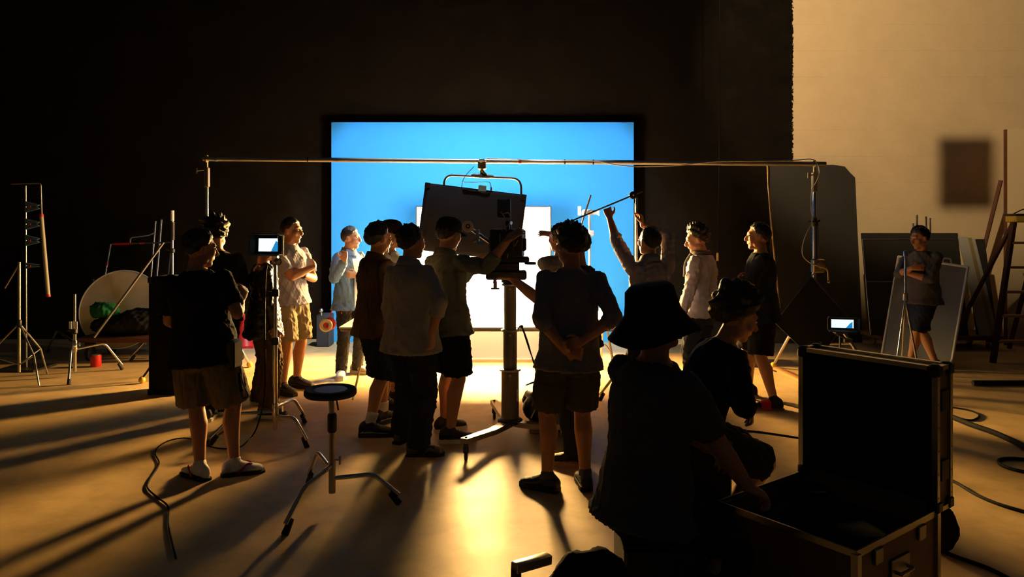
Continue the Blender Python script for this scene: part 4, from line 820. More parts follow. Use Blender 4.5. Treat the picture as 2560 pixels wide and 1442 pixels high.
# cart with cloth heaps
a = F(300, 905); t = thing('equipment_cart', (a.x, a.y + .3, 0), 'low dark cart on casters beneath the cloth heap', 'cart')
MB().box((a.x, a.y + .35, .26), (.55, .32, .03), bev=.008).build('deck', M_DKWOOD, t)
for sx in (-1, 1):
    for sy in (-1, 1): 
        MB().lathe((a.x + sx * .42 - .03, a.y + .35 + sy * .25, .09), [(.06, 0), (.09, .01), (.09, .05), (.06, .06)], 20, (1, 0, 0)).build('caster', M_RUBBER, t)
        MB().box((a.x + sx * .42, a.y + .35 + sy * .25, .205), (.045, .045, .03), bev=.005).build('caster_bracket', M_BLACKM, t)
def heap(name, label, blobs, m, seed, cat='cloth'):
    b = MB(); z0 = min(c_[2] - r__[2] for c_, r__ in blobs); c0 = blobs[0][0]
    t = thing(name, (c0[0], c0[1], z0), label, cat)
    for c_, r__ in blobs: b.ell(c_, ((r__[0], 0, 0), (0, r__[1], 0), (0, 0, r__[2])))
    remesh(b, 'folds', .016, 4, m, t, .035, seed, wscale=.6); return t
z = .30
heap('cloth_heap', 'crumpled black cloth heaped on the low cart', [((a.x + .12, a.y + .32, z + .16), (.34, .26, .16)), ((a.x - .1, a.y + .3, z + .12), (.3, .24, .12)), ((a.x + .32, a.y + .34, z + .2), (.2, .2, .16)), ((a.x - .3, a.y + .3, z + .11), (.2, .2, .11))], M_BLKCLOTH, 4)
heap('cloth_heap', 'crumpled green cloth at the end of the low cart', [((a.x - .36, a.y + .28, z + .30), (.16, .14, .10)), ((a.x - .28, a.y + .28, z + .27), (.12, .13, .08))], M_GREEN, 8)
# upright black case
b_ = F(408, 988); t = thing('upright_case', (b_.x, b_.y + .2, 0), 'tall upright black case standing by the black t-shirt', 'case')
MB().box((b_.x, b_.y + .2, .58), (.15, .19, .58), bev=.012).build('body', M_BLKCLOTH, t)
mb = MB()
for sx in (-1, 1):
    for zz in (.03, 1.13): mb.box((b_.x + sx * .135, b_.y + .02, zz), (.02, .02, .03), bev=.005)
mb.build('corner_guard', M_BLACKM, t); MB().tube(bent([(b_.x - .06, b_.y + .01, .8), (b_.x - .06, b_.y - .03, .8), (b_.x + .06, b_.y - .03, .8), (b_.x + .06, b_.y + .01, .8)], .02), .008).build('handle', M_BLACKM, t)
# c-stand with white tags
cs = P(187, 0, 8.15); t = c_stand('c_stand', 'chrome c-stand with white tags beside the cream reflector', (cs.x, 8.15), g3((306, 924), (172, 962), (120, 880)), P(0, 735, 8.15).z, .30, r=.018)
for dx in (-.03, .03): MB().box((cs.x + dx, 8.12, P(0, 812, 8.15).z), (.016, .003, .042), bev=.002).build('tag', M_WHITEP, t)
# leaning pole
a_, b2 = P(247, 848, 8.95), P(409, 606, 9.25)
o = MB().rod(V((a_.x, a_.y - .1, .325)), b2, .016, n=12).build('leaning_pole', M_STEEL); tag(o, 'long metal pole leaning diagonally across the cream reflector', 'pole')
# stand with bright top
x, y = P(431, 0, 9.3).x, 9.3; t = c_stand('c_stand', 'slim stand with a bright tip rising behind the dark head', (x, y), [(x + .4, y - .2), (x - .4, y - .25), (x, y + .42)], P(0, 545, y).z, .2, r=.020)
MB().rod((x, y, P(0, 552, y).z), (x, y, P(0, 526, y).z), .022, n=14).build('tip', M_WHITEP, t)
MB().rod((x, y, P(0, 600, y).z), (x, y, P(0, 555, y).z), .030, n=14).build('sleeve', M_BLACKM, t)
# pipe frame by the wall
t = thing('pipe_frame', P(345, 850, 10.3) * 1, 'rectangular pipe frame with red tape leaning on the black wall', 'frame'); z0 = .02
tl, tr = P(277, 610, 10.45), P(430, 606, 10.45); MB().tube([V((tl.x - .06, 10.1, .02)), tl, tr, V((tr.x, 10.1, .02))], .016).build('pipe', M_STEEL, t)
MB().rod(tl.lerp(V((tl.x - .06, 10.1, .02)), .19), tl.lerp(V((tl.x - .06, 10.1, .02)), .22), .018).build('tape', M_RED, t); MB().rod(tl.lerp(tr, .48), tl.lerp(tr, .54), .018).build('tape', M_RED, t); MB().rod(tl.lerp(tr, .05), tl.lerp(tr, .35), .0175).build('tape', M_RED, t)
for px, yt, lb in ((389, 553, 'shorter'), (404, 549, 'taller')):
    b0 = P(px, yt, 10.5); o = MB().rod((b0.x - .05, 10.3, 0), b0, .018, n=12).build('leaning_pipe', M_STEEL); tag(o, lb + ' of two steel pipes standing against the black wall by the frame', 'pipe')
o = MB().tube(bez([P(325, 607, 10.4), P(328, 595, 10.4), P(345, 592, 10.4), P(372, 588, 10.4), P(385, 582, 10.4)]), .008, 6).build('frame_cable', M_GCABLE); tag(o, 'thin cable lying over the top of the pipe frame', 'cable')
# clamp rack
Yc = 8.6; t = thing('clamp_rack', P(66, 900, Yc) * 1, 'tall thin rack of bent rod standing at the dark edge', 'rack'); t.location.z = 0; t['_o'] = (t.location.x, t.location.y, 0); t.matrix_world = Matrix.Translation(t.location)
MB().tube([P(66, 0, Yc).xy.to_3d(), P(64, 464, Yc)], .010).build('post', M_STEEL, t); MB().tube(bent([P(28, 460, Yc), P(102, 458, Yc), P(105, 560, Yc)], .03), .008).build('hook_bar', M_STEEL, t); MB().box(P(66, 0, Yc).xy.to_3d() + UZ * .012, (.22, .22, .012)).build('base_plate', M_BLACKM, t)
for k, py in enumerate((517, 560, 601, 664)):
    c = P(64, py, Yc - .02); w_, h_ = (.165, .065) if k != 3 else (.165, .035)
    t = thing('spring_clamp', (c.x, c.y, c.z - h_), ['topmost blue spring clamp on the tall rack', 'dim second blue spring clamp down the tall rack', 'third blue spring clamp down the tall rack', 'lowest narrow spring clamp on the tall rack'][k], 'clamp', 'clamps on the rack')
    for sg in (-1, 1):
        MB().prism([c + V((0, -.012, sg * .004)), c + V((0, -.012, sg * h_)), c + V((w_ * .3, -.012, sg * h_ * .8)), c + V((w_, -.012, sg * h_ * .35)), c + V((w_ * .8, -.012, sg * .004))], V((0, .024, 0))).build('jaw', M_BLUE, t)
    MB().lathe(c + V((.06, -.012, 0)), [(.012, 0), (.016, .006), (.01, .012)], 12, (0, -1, 0)).build('pivot', M_RED, t)
a_, b2 = P(103, 536, Yc - .1), P(121, 742, Yc - .15); o = thing('lamp_tube', b2, 'slim grey tube with red end caps hanging from the rack', 'tube'); MB().rod(a_, b2, .022, n=16).build('tube', mat('frosted_tube', (.35, .33, .28), .4), o)
for e, d in ((a_, b2), (b2, a_)): MB().rod(e, e.lerp(d, .03), .024, n=16).build('end_cap', M_RED, o)
# light stand at the edge
x, y = P(48, 0, 7.9).x, 7.9; t = thing('light_stand', (x, y, 0), 'tripod light stand at the dark far edge of the floor', 'stand')
MB().rod((x, y, .1), (x, y, P(0, 655, y).z), .015, n=12).build('mast', M_STEEL, t)
for dx, dy in ((.34, -.2), (-.36, -.12), (.05, .40)):
    l = MB().tube([(x, y, .62), (x + dx * .75, y + dy * .75, .30), (x + dx, y + dy, .0)], .010).build('leg', M_STEEL, t); MB().rod((x, y, .18), (x + dx * .75, y + dy * .75, .30), .007).build('brace', M_STEEL, l)
MB().rod((x, y, P(0, 660, y).z), P(12, 720, y), .009).build('tilted_rod', M_STEEL, t); mb = MB(); mb.lathe((x, y, .58), [(.02, 0), (.026, .01), (.026, .07), (.02, .08)], 14); mb.build('collar', M_BLACKM, t)
# red can and cone
c = F(240, 916); o = thing('paint_can', c, 'small red can on the floor by the cart', 'can'); MB().lathe(c, [(.055, 0), (.058, .004), (.058, .13), (.05, .135)], 24).build('tin', M_RED, o); MB().lathe(c + UZ * .135, [(.05, 0), (.05, .006), (.02, .008)], 24).build('lid', M_STEEL, o)
c = F(612, 866); o = thing('traffic_cone', c, 'red cone standing on the floor behind the leather jacket', 'cone'); MB().lathe(c + UZ * .02, [(.13, 0), (.12, .01), (.03, .42), (.02, .43)], 24).build('cone', M_RED, o); MB().box(c + UZ * .012, (.17, .17, .012), bev=.005).build('base', M_RED, o)
c = F(806, 868); o = thing('equipment_case', c + V((0, .15, 0)), 'dark case with a steel knob on the floor behind folded arms', 'case'); MB().box(c + V((0, .15, .22)), (.09, .13, .22), bev=.01).build('body', K_NAVY, o); MB().ball(c + V((-.02, .01, .50)), .03).build('knob', M_STEEL, o); MB().rod(c + V((-.02, .03, .43)), c + V((-.02, .02, .5)), .01).build('knob_stem', M_STEEL, o)

# ================================================================== right side
# leaning black board
def flatboard(name, label, poly, thick, m, cat, origin=None):
    mb = MB(); n_ = (poly[1] - poly[0]).cross(poly[2] - poly[0]).normalized(); mb.prism(poly, n_ * thick); o = mb.build(name, m, angle=30); return tag(o, label, cat)
bt, bb = 10.68, 10.42
def lb(px, py, zf=None):      # point on the leaning board: depth follows height
    z = CAMH - (py - HOR) / FPX * 10.55; k = max(0, min(1, z / 2.5)); return P(px, py, bb + (bt - bb) * k)
pl = [lb(*k) for k in ((1925, 862), (2156, 866), (2150, 700), (2141, 520), (2138, 444), (2124, 430), (2112, 416), (2085, 412), (1925, 412))]
pl[0].z = pl[1].z = .01
flatboard('black_board', 'large black board with a broken corner leaning on the plaster wall', pl, -.02, mat('board_black', (.012, .011, .010), .7, var=.25, scale=4), 'board')
# ropes and wire
o = MB().tube(bez([P(1919, 413, BY - .03), P(1922, 480, BY - .03), P(1930, 580, BY - .03), P(1940, 680, BY - .03), P(1949, 770, BY - .03)]), [.0095] * 33, 8).build('bamboo_rod', mat('bamboo', (.42, .28, .09), .5, var=.2, scale=30)); tag(o, 'thin yellowish rod hanging from the pipe', 'rod')
t = thing('hanging_wire', P(1795, 650, 9.6), 'thin wire hanging down the black wall from above', 'wire'); MB().tube(bez([V((P(1799, 0, 9.6).x, 9.6, 6.6)), P(1799, 0, 9.6), P(1798, 400, 9.6), P(1794, 640, 9.6)]), .006, 6).build('strand', M_CABLE, t); MB().rod(P(1794, 632, 9.6), P(1794, 652, 9.6), .014).build('end_sleeve', M_YELLOW, t)
# black flag on the crank stand
c = P(2030, 800, 7.85); t = thing('square_flag', P(2030, 905, 7.85), 'black square cloth flag hung cornerwise on the crank stand', 'flag')
cr = [P(2028, 690, 7.9), P(2122, 795, 7.8), P(2040, 905, 7.8), P(1938, 806, 7.9)]; MB().prism(cr, V((0, .006, 0))).build('cloth', M_BLKCLOTH, t); MB().tube(cr + [cr[0]], .008, 8).build('frame', M_BLACKM, t); MB().rod(cr[0], V((P(2036, 0, BY).x, BY - .02, cr[0].z + .02)), .008).build('clip', M_STEEL, t)
# second monitor
mc2 = P(2106, 809, 7.35); x, y = mc2.x + .0, mc2.y + .05
t = c_stand('c_stand', 'low dark stand under the hooded monitor behind the flight case', (x, y), [(x + .3, y - .25), (x - .34, y - .2), (x + .02, y + .36)], mc2.z - .10, .2, r=.014, extra=False, chrome=M_BLACKM)
monitor('hooded_monitor', 'second lit monitor in deep blue-lit hood near the plaster wall', mc2, (-.25, -1, .02), .27, .125, .09, ((.7, .95, 1.0), 1.3), [(.3, -1), (.9, -1), (.9, .5), (.7, .2)])
mb = MB(); mb.box(mc2 + V((0, .05, -.085)), (.06, .04, .02), bev=.006); mb.rod(mc2 + V((-.06, .03, -.10)), mc2 + V((.08, .02, -.17)), .010); mb.box(mc2 + V((.06, .02, -.17)), (.04, .03, .02), bev=.005); o = mb.build('monitor_rig', M_PLASTIC); tag(o, 'dark bracket and cables rig beneath the hooded monitor', 'bracket')
# dolly with tyre
c = F(1812, 912); t = thing('hand_dolly', c + V((0, .2, 0)), 'small dolly with a rubber tyre behind red slippers', 'dolly')
for dy in (0, .45):
    MB().torus(c + V((0, dy, .11)), (.35, -1, 0), .078, .032, 28, 10).build('tyre', M_RUBBER, t); MB().lathe(c + V((-.005, dy + .02, .11)), [(.055, 0), (.055, .03), (.03, .04)], 20, (.35, -1, 0)).build('hub', M_BRASS, t)
MB().box(c + V((.22, .22, .16)), (.16, .20, .10), bev=.03).build('body', K_SLATE, t)
# plank
a_, b2 = F(1942, 926), F(2026, 966); d = (b2 - a_).normalized(); o = MB().box((a_ + b2) / 2 + UZ * .02, ((b2 - a_).length / 2, .045, .02), (d, V((-d.y, d.x, 0)), UZ), .004).build('timber_plank', mat('orange_timber', (.38, .16, .05), .6, var=.2, scale=12)); tag(o, 'orange-brown plank lying on the floor near red slippers', 'plank')
# ---- flight case
A, B_ = V((1.438, 3.67, 0)), V((1.816, 3.17, 0)); ab = (B_ - A).normalized(); pr = V((-ab.y * -1 * -1, 0, 0)); pr = V((ab.y, -ab.x, 0)).normalized(); L_ = (B_ - A).length; D_ = .66; zt = .45
ctr = A + ab * L_ / 2 + pr * D_ / 2; t = thing('flight_case', V((ctr.x, ctr.y, 0)), 'large open flight case with brown panels, metal edges and raised lid', 'case')
M_CASE = mat('case_ply', (.20, .11, .055), .5, var=.15, scale=10); AX = (ab, pr, UZ)
wl_ = .012
for nm, o_, h_ in (('base_panel', (0, 0, -.17), (L_ / 2, D_ / 2, .01)), ('side_panel', (-L_ / 2 + .006, 0, 0), (.006, D_ / 2, .17)), ('side_panel', (L_ / 2 - .006, 0, 0), (.006, D_ / 2, .17)), ('front_panel', (0, D_ / 2 - .006, 0), (L_ / 2 - .013, .006, .17)), ('back_panel', (0, -D_ / 2 + .006, 0), (L_ / 2 - .013, .006, .17))):
    MB().box(V((ctr.x, ctr.y, .275)) + ab * o_[0] + pr * o_[1] + UZ * o_[2], h_, AX).build(nm, M_CASE, t)
mb = MB(); mb.box(V((ctr.x, ctr.y, .27)), (L_ / 2 - .03, D_ / 2 - .03, .12), AX, .02); mb.build('foam_insert', M_BLKCLOTH, t)
zc = .11; mb = MB()
for sx in (-1, 1):
    for z in (.108, .444): mb.box(V((ctr.x, ctr.y, z)) + ab * sx * (L_ / 2 + .001), (.004, D_ / 2 + .004, .014), AX)
for sy in (-1, 1):
    for z in (.108, .444): mb.box(V((ctr.x, ctr.y, z)) + pr * sy * (D_ / 2 + .001), (L_ / 2 + .004, .004, .014), AX)
    for sx in (-1, 1): mb.box(V((ctr.x, ctr.y, .275)) + ab * sx * L_ / 2 + pr * sy * D_ / 2, (.014, .014, .17), AX)
mb.build('edge_extrusion', M_ALU, t)
for sx in (-1, 1):
    for sy in (-1, 1): MB().lathe(V((ctr.x, ctr.y, .05)) + ab * sx * (L_ / 2 - .1) + pr * sy * (D_ / 2 - .1) - ab * .015, [(.04, 0), (.05, .005), (.05, .025), (.04, .03)], 20, ab).build('caster', M_RUBBER, t); MB().box(V((ctr.x, ctr.y, .097)) + ab * sx * (L_ / 2 - .1) + pr * sy * (D_ / 2 - .1), (.03, .03, .008), AX).build('caster_plate', M_STEEL, t)
mb = MB(); q = V((ctr.x, ctr.y, .30)) + ab * (L_ / 2 + .006); mb.box(q, (.004, .075, .05), AX, .003); mb.tube(bent([q + pr * .05 + ab * .005, q + pr * .05 + ab * .03, q - pr * .05 + ab * .03, q - pr * .05 + ab * .005], .01), .007); mb.build('side_handle', M_STEEL, t)
for k in (-.18, .18): MB().box(V((ctr.x, ctr.y, .40)) + ab * (L_ / 2 + .008) + pr * k, (.006, .03, .03), AX, .003).build('latch', M_STEEL, t)
# lid: shallow tray standing upright on the hinge side
lz0, lh, lt = .455, .605, .125; lc = A + ab * L_ / 2 - pr * (lt / 2) ; lc = V((lc.x, lc.y, lz0 + lh / 2)); 
lid = MB().box(lc - pr * (lt / 2 - .006), (L_ / 2, .006, lh / 2), AX).build('lid', M_CASE, t)
for nm, o_, h_ in (('lid_side', (-L_ / 2 + .006, 0), (.006, lt / 2, lh / 2)), ('lid_side', (L_ / 2 - .006, 0), (.006, lt / 2, lh / 2))): MB().box(lc + ab * o_[0], h_, AX).build(nm, M_CASE, lid)
for sz in (-1, 1): MB().box(lc + UZ * sz * (lh / 2 - .006), (L_ / 2 - .013, lt / 2, .006), AX).build('lid_side', M_CASE, lid)
MB().box(lc - pr * .02, (L_ / 2 - .014, .035, lh / 2 - .014), AX, .01).build('lid_foam', M_BLKCLOTH, lid)
mb = MB()
for sx in (-1, 1):
    for sy in (-1, 1): mb.box(lc + ab * sx * L_ / 2 + pr * sy * lt / 2, (.012, .012, lh / 2 + .004), AX)
for sz in (-1, 1):
    for sy in (-1, 1): mb.box(lc + UZ * sz * lh / 2 + pr * sy * lt / 2, (L_ / 2 + .004, .012, .010), AX)
    for sx in (-1, 1): mb.box(lc + UZ * sz * lh / 2 + ab * sx * L_ / 2, (.012, lt / 2, .010), AX)
mb.build('lid_extrusion', M_ALU, lid)
for sx in (-1, 1):
    for sy in (-1, 1):
        for sz in (-1, 1): MB().box(lc + ab * sx * (L_ / 2 - .008) + pr * sy * (lt / 2 - .008) + UZ * sz * (lh / 2 - .012), (.026, .026, .030), AX, .012).build('corner_guard', M_BLACKM, lid)
mb = MB()
for sy in (-1, 1):
    for k in range(6): mb.lathe(lc + ab * (L_ / 2 + .011) + pr * sy * lt / 2 + UZ * (-.25 + k * .1), [(.005, 0), (.003, .003)], 8, ab)
mb.build('rivets', M_CHROME, lid)['kind'] = 'stuff'
for k in (-.14, .16): mb = MB(); mb.box(lc + ab * (L_ / 2 + .008) + UZ * k, (.005, .035, .045), AX, .003); mb.build('latch', M_BLACKM, lid)
mb = MB(); q = lc - ab * (L_ / 2 + .006) + UZ * .1; mb.box(q, (.004, .03, .07), AX, .003); mb.tube(bent([q + UZ * .05 - ab * .004, q + UZ * .05 - ab * .03, q - UZ * .05 - ab * .03, q - UZ * .05 - ab * .004], .01), .006); mb.build('handle', M_STEEL, lid)
mb = MB(); mb.torus(V((A.x, A.y, .42)) + ab * .12 + pr * .12, (0, 0, 1), .08, .007, 30, 6); mb.torus(V((A.x, A.y, .432)) + ab * .12 + pr * .12, (.05, .02, 1), .078, .007, 30, 6); o = mb.build('cable_coil', M_CABLE); tag(o, 'coiled black cable lying in the open flight case', 'cable')
# seats
o = thing('low_case', (.58, 2.98, 0), 'low black case used as a seat under the charcoal shirt', 'case'); MB().box((.58, 2.98, .22), (.15, .15, .22), bev=.015).build('body', M_PLASTIC, o); MB().box((.58, 2.98, .445), (.155, .155, .008), bev=.004).build('lid', M_PLASTIC, o)
o = thing('low_case', (.93, 4.0, 0), 'black crate used as a seat by the crouched person', 'crate'); MB().box((.93, 4.0, .27), (.2, .2, .27), bev=.01).build('body', M_PLASTIC, o); MB().box((.93, 4.0, .548), (.205, .205, .008), bev=.004).build('lid', M_PLASTIC, o)
# backpack and foreground arm
c = P(1455, 1442, 2.45); t = thing('backpack', (c.x, c.y, 0), 'dark rounded bag at the bottom edge beside the charcoal shirt', 'bag')
mb = MB(); mb.ell((c.x, c.y, .30), ((.15, 0, 0), (0, .13, 0), (0, 0, .30))); mb.ell((c.x + .06, c.y, .34), ((.14, 0, 0), (0, .13, 0), (0, 0, .27))); mb.ell((c.x - .02, c.y - .06, .2), ((.12, 0, 0), (0, .12, 0), (0, 0, .2))); remesh(mb, 'bag', .014, 4, M_BLKCLOTH, t, .012, 6)
MB().tube(bez([(c.x + .02, c.y - .12, .30), (c.x + .07, c.y - .135, .34), (c.x + .13, c.y - .12, .37)]), .004, 6).build('zip', M_CHROME, t)
e = P(1290, 1418, 2.95); e2 = P(1368, 1396, 3.05); t = thing('wheeled_arm', (e.x, e.y, 0), 'short metal arm with post poking into the bottom of view', 'equipment'); d = (e2 - e).normalized()
MB().box((e + e2) / 2, ((e2 - e).length / 2 + .01, .022, .020), (d, UZ.cross(d).normalized(), d.cross(UZ.cross(d).normalized()).normalized()), .004).build('arm', M_ALU, t); MB().rod((e.x, e.y, 0), e - UZ * .01, .022).build('post', M_BLACKM, t); MB().box((e.x, e.y, .02), (.10, .08, .02), bev=.006).build('foot', M_BLACKM, t)
# ---- leaning frames, panels, cart
M_SCRIM = mat('grey_scrim', (.10, .10, .095), .7, var=.15, scale=5)
t = thing('diffusion_frame', F(2290, 905), 'pale-edged grey screen frame leaning beside the folded-arms figure in the dark', 'frame')
cs_ = [F(2205, 888) + UZ * .015, F(2377, 922) + UZ * .015, P(2420, 668, 9.05), P(2246, 641, 9.95)]; MB().prism(cs_, V((.2, .9, .2)) * .004).build('fabric', M_SCRIM, t)
for k in range(4): MB().rod(cs_[k], cs_[(k + 1) % 4], .016).build('frame_tube', M_SOLE, t)
a_, b2 = P(2352, 644, 9.4), P(2376, 655, 9.35); MB().tube(bez([P(2355, 657, 9.35), P(2360, 646, 9.35), P(2376, 648, 9.33), P(2378, 662, 9.3)]), .010, 8).build('handle', M_SOLE, t)
# panel cart
py_ = 10.15; t = thing('panel_cart', (P(2330, 0, py_).x, py_, 0), 'long cart on casters loaded with boards by the plaster wall', 'cart'); x0, x1 = P(2175, 0, py_).x, P(2475, 0, py_).x
MB().box(((x0 + x1) / 2, py_, .16), ((x1 - x0) / 2, .30, .03), bev=.006).build('deck', M_DKWOOD, t)
for x in (x0 + .15, x1 - .15):
    for y in (py_ - .22, py_ + .22): MB().lathe((x - .02, y, .065), [(.05, 0), (.065, .006), (.065, .034), (.05, .04)], 20, (1, 0, 0)).build('caster', M_BRASS, t); MB().box((x, y, .13), (.035, .03, .02)).build('caster_plate', M_BLACKM, t)
def stack_board(px0, px1, pyt, y0, y1, m, lab, th=.014, tilt=0):
    a = P(px0, 0, y0).x; b = P(px1, 0, y0).x; zt_ = P(0, pyt, y1).z
    return flatboard('stacked_board', lab, [V((a, y0, .19)), V((b, y0, .19)), V((b + tilt, y1, zt_)), V((a + tilt, y1, zt_))], th, m, 'board')
fb = stack_board(2173, 2420, 583, 9.92, 10.16, MATS['board_black'], 'front black board with grey edge lines leaning on the cart')
e0 = [P(2176, 596, 10.10), P(2412, 612, 10.10)]; 
mb = MB(); zz = P(0, 598, 10.14).z; mb.rod(V((P(2176, 0, 9.9).x, 9.895, .2)), V((P(2176, 0, 9.9).x, 10.13, zz)), .008); mb.rod(V((P(2176, 0, 9.9).x, 10.13, zz)), V((P(2412, 0, 9.9).x, 10.13, zz)), .008); mb.rod(V((P(2176, 0, 9.9).x, 10.005, .9)), V((P(2412, 0, 9.9).x, 10.005, .9)), .008); mb.build('edge_strip', M_STEEL, fb)
M_GWH = mat('grey_white_board', (.34, .33, .31), .7, var=.15, scale=4); M_TAN = mat('chipboard', (.24, .18, .09), .7, var=.2, scale=20)  # even grey-white tone for the end boards
for k, (p0, p1_, pt_, m, lab) in enumerate(((2428, 2452, 592, M_GWH, 'grey-white panel standing at the end of the board stack'), (2452, 2462, 594, M_TAN, 'thin chipboard sheet next to the grey-white panel'), (2463, 2471, 597, M_GWH, 'thin pale sheet outermost at the end of the stack'))):
    xa, xb = P(p0, 0, 9.9).x, P(p1_, 0, 9.9).x; zt_ = P(0, pt_, 10.1).z
    flatboard('stacked_board', lab, [V((xa + .08, 9.86, .19)), V((xb + .10, 9.86, .19)), V((xb - .06, 10.1, zt_)), V((xa - .06, 10.1, zt_))], .01, m, 'board')
stack_board(2440, 2492, 598, 9.98, 10.25, MATS['board_black'], 'black board standing behind the pale sheets on the cart')
for k, (px, pyt) in enumerate(((2283, 558), (2292, 537), (2315, 541), (2325, 545))):
    o = MB().rod((P(px, 0, 10.3).x + .02, 10.30, .19), P(px, pyt, 10.32), .014, n=12).build('upright_pipe', M_CHROME); tag(o, ['shortest chrome pipe rising above the black board', 'tallest chrome pipe rising above the black board', 'chrome pipe over the dark head, third from the broken board', 'chrome pipe over the dark head, outermost of four'][k], 'pipe', 'chrome pipes behind the boards')
# closed tripod in front of the dark figure
x, y = P(2263, 0, 8.35).x, 8.35; t = thing('closed_stand', (x, y, 0), 'folded bright chrome stand held in front of the folded-arms figure', 'stand'); MB().rod((x, y, P(0, 745, y).z), (x, y, P(0, 632, y).z), .014, n=12).build('upper_tube', M_CHROME, t); MB().lathe((x, y, P(0, 642, y).z), [(.018, 0), (.024, .004), (.024, .06), (.018, .07)], 14).build('spigot', M_CHROME, t); MB().lathe((x, y, P(0, 752, y).z), [(.02, 0), (.03, .01), (.03, .08), (.02, .09)], 14).build('collar', M_STEEL, t)
for fx, fy in ((P(2232, 0, y).x, y - .05), (P(2284, 0, y).x, y - .12), (P(2275, 0, y).x, y + .18)): MB().rod((x, y, P(0, 748, y).z), (fx, fy, 0), .012, n=10).build('leg', M_CHROME, t)
# white flat with brace
xa = P(2519, 0, 10.25).x; zt_ = P(0, 323, 10.25).z; t = thing('scenery_flat', (xa + .75, 10.27, 0), 'tall cream scenery flat with dark red wooden edge at the frame edge', 'scenery flat')
MB().box((xa + .75, 10.25, zt_ / 2 + .005), (.75, .006, zt_ / 2)).build('skin', mat('cream_flat', (.60, .47, .30), .8, var=.05, scale=2), t); MB().box((xa + .012, 10.285, zt_ / 2), (.025, .03, zt_ / 2)).build('edge_batten', M_DKWOOD, t); MB().box((xa + 1.48, 10.285, zt_ / 2), (.02, .03, zt_ / 2)).build('edge_batten', M_DKWOOD, t)
MB().rod(V((xa - .02, 10.36, P(0, 450, 10.3).z)), V((xa - .42, 10.62, .02)), .028, n=8).build('brace', M_DKWOOD, t)
# step ladder
Yl = 9.25; t = thing('step_ladder', (P(2560, 0, Yl).x, Yl, 0), 'wooden-stepped ladder with yellow top in front of the cream flat', 'ladder'); zt_ = P(0, 553, Yl).z
tl_, bl_ = P(2534, 556, Yl + .12), P(2478, 0, Yl - .25); bl_ = V((bl_.x, Yl - .28, 0)); tr_ = V((tl_.x + .42, tl_.y, tl_.z)); brr = V((bl_.x + .95, bl_.y, 0))
M_LAD = mat('dark_ladder_paint', (.05, .016, .010), .6, var=.2)
for a_, b2 in ((tl_, bl_), (tr_, brr)): d = (a_ - b2); MB().loft([[p + V((sx * .022, sy * .035, 0)) for sx, sy in ((-1, -1), (1, -1), (1, 1), (-1, 1))] for p in (b2, a_)]).build('rail', M_LAD, t)
for a_, b2 in ((tl_ + V((.03, .05, 0)), V((bl_.x + .06, Yl + .75, 0))), (tr_ + V((-.03, .05, 0)), V((brr.x - .06, Yl + .75, 0)))): MB().loft([[p + V((sx * .018, sy * .025, 0)) for sx, sy in ((-1, -1), (1, -1), (1, 1), (-1, 1))] for p in (b2, a_)]).build('rear_leg', M_LAD, t)
for py in (607, 668, 728, 786, 846):
    z = P(0, py, Yl).z; k = z / tl_.z; l_, r2 = bl_.lerp(tl_, k), brr.lerp(tr_, k); MB().box((l_ + r2) / 2, ((r2 - l_).length / 2, .05, .014), bev=.003).build('step', M_WOOD, t)
MB().box((tl_ + tr_) / 2 + UZ * .045, (.25, .10, .045), bev=.01).build('top_cap', M_YELLOW, t); MB().box((tl_ + tr_) / 2 + UZ * .098, (.26, .11, .012), bev=.004).build('tool_tray', M_BLACKM, t); MB().tube(bent([tl_ + UZ * .11, tl_ + V((.12, 0, .17)), tr_ + V((-.1, 0, .17)), tr_ + UZ * .11], .04), .007).build('bail_handle', M_BLACKM, t)
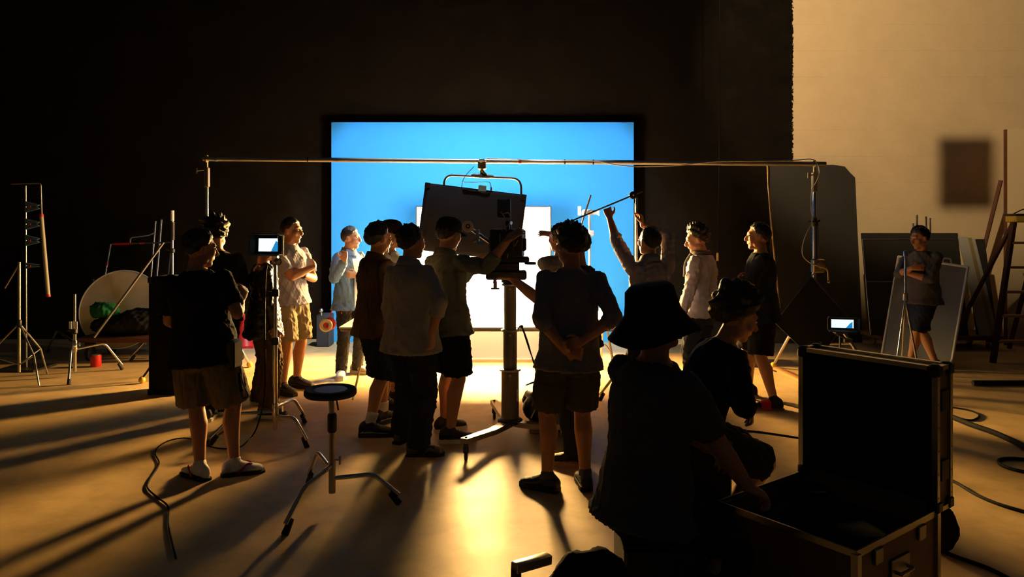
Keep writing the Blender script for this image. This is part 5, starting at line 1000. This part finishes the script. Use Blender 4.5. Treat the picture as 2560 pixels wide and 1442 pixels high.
# floor pipe and cables
o = MB().rod(F(2432, 964) + UZ * .03, F(2610, 964) + UZ * .03, .028, n=14).build('floor_pipe', M_BLACKM); tag(o, 'black pipe lying on the floor near the frame edge', 'pipe')
def fcable(label, pts, r=.010, m=M_CABLE): return tag(MB().tube(bez([F(*q) + UZ * r for q in pts], 6), r, 6).build('floor_cable', m), label, 'cable')
fcable('thick black cable curving from behind the lid towards the frame edge', [(2320, 1190), (2380, 1205), (2440, 1240), (2500, 1265), (2580, 1288)])
fcable('black cable crossing the floor below the black pipe', [(2380, 1020), (2425, 1028), (2448, 1040), (2430, 1052), (2380, 1046)], .008)
fcable('wide black cable bundle slanting across the floor towards the frame edge', [(2350, 1035), (2420, 1065), (2490, 1090), (2580, 1132)], .022)
tag(MB().torus(F(2565, 1168) + UZ * .012, (0, 0, 1), .16, .012, 36, 6).build('cable_loop', M_CABLE), 'round loop of black cable cut by the frame edge', 'cable')
fcable('thin cable passing under red slippers', [(1800, 945), (1830, 965), (1850, 985), (1900, 1005), (1960, 1012), (2020, 1028)], .007)
fcable('thin cable across the floor behind the red slippers', [(1800, 920), (1850, 915), (1900, 920), (1960, 935), (2020, 950)], .008)
fcable('thin dark cable running under the open lid', [(1830, 1076), (1900, 1082), (2000, 1097), (2060, 1110)], .007)
fcable('cable trailing from the case corner at the bottom', [(2350, 1380), (2400, 1400), (2470, 1425), (2540, 1460)], .010)
t = thing('duffel_bag', F(2352, 1425), 'small dark bag behind the flight case on the floor', 'bag'); c = F(2340, 1395); mb = MB(); mb.ell(c + V((.06, .10, .12)), ((.10, 0, 0), (0, .12, 0), (0, 0, .12))); remesh(mb, 'bag', .012, 3, M_BLKCLOTH, t, .01, 9)
# flag added before the wall spot, out of view: its shade falls on the plaster
o1 = V(WALL_LAMP); ft = .33
cf = [o1.lerp(V((x, 10.8, z)), ft) for x, z in ((6.22, 1.90), (7.02, 1.90), (7.02, 2.95), (6.22, 2.95))]
t = thing('added_shade_flag', cf[3], 'unseen black flag added before the spot lamp to shade part of the plaster wall', 'flag'); MB().prism(cf, V((.004, -.006, 0))).build('cloth', M_BLKCLOTH, t); MB().rod((cf[3] + cf[1]) / 2, ((cf[3] + cf[1]) / 2).lerp(o1, .8), .01).build('rod', M_BLACKM, t)
for o in bpy.data.objects:
    if '_o' in o: del o['_o']
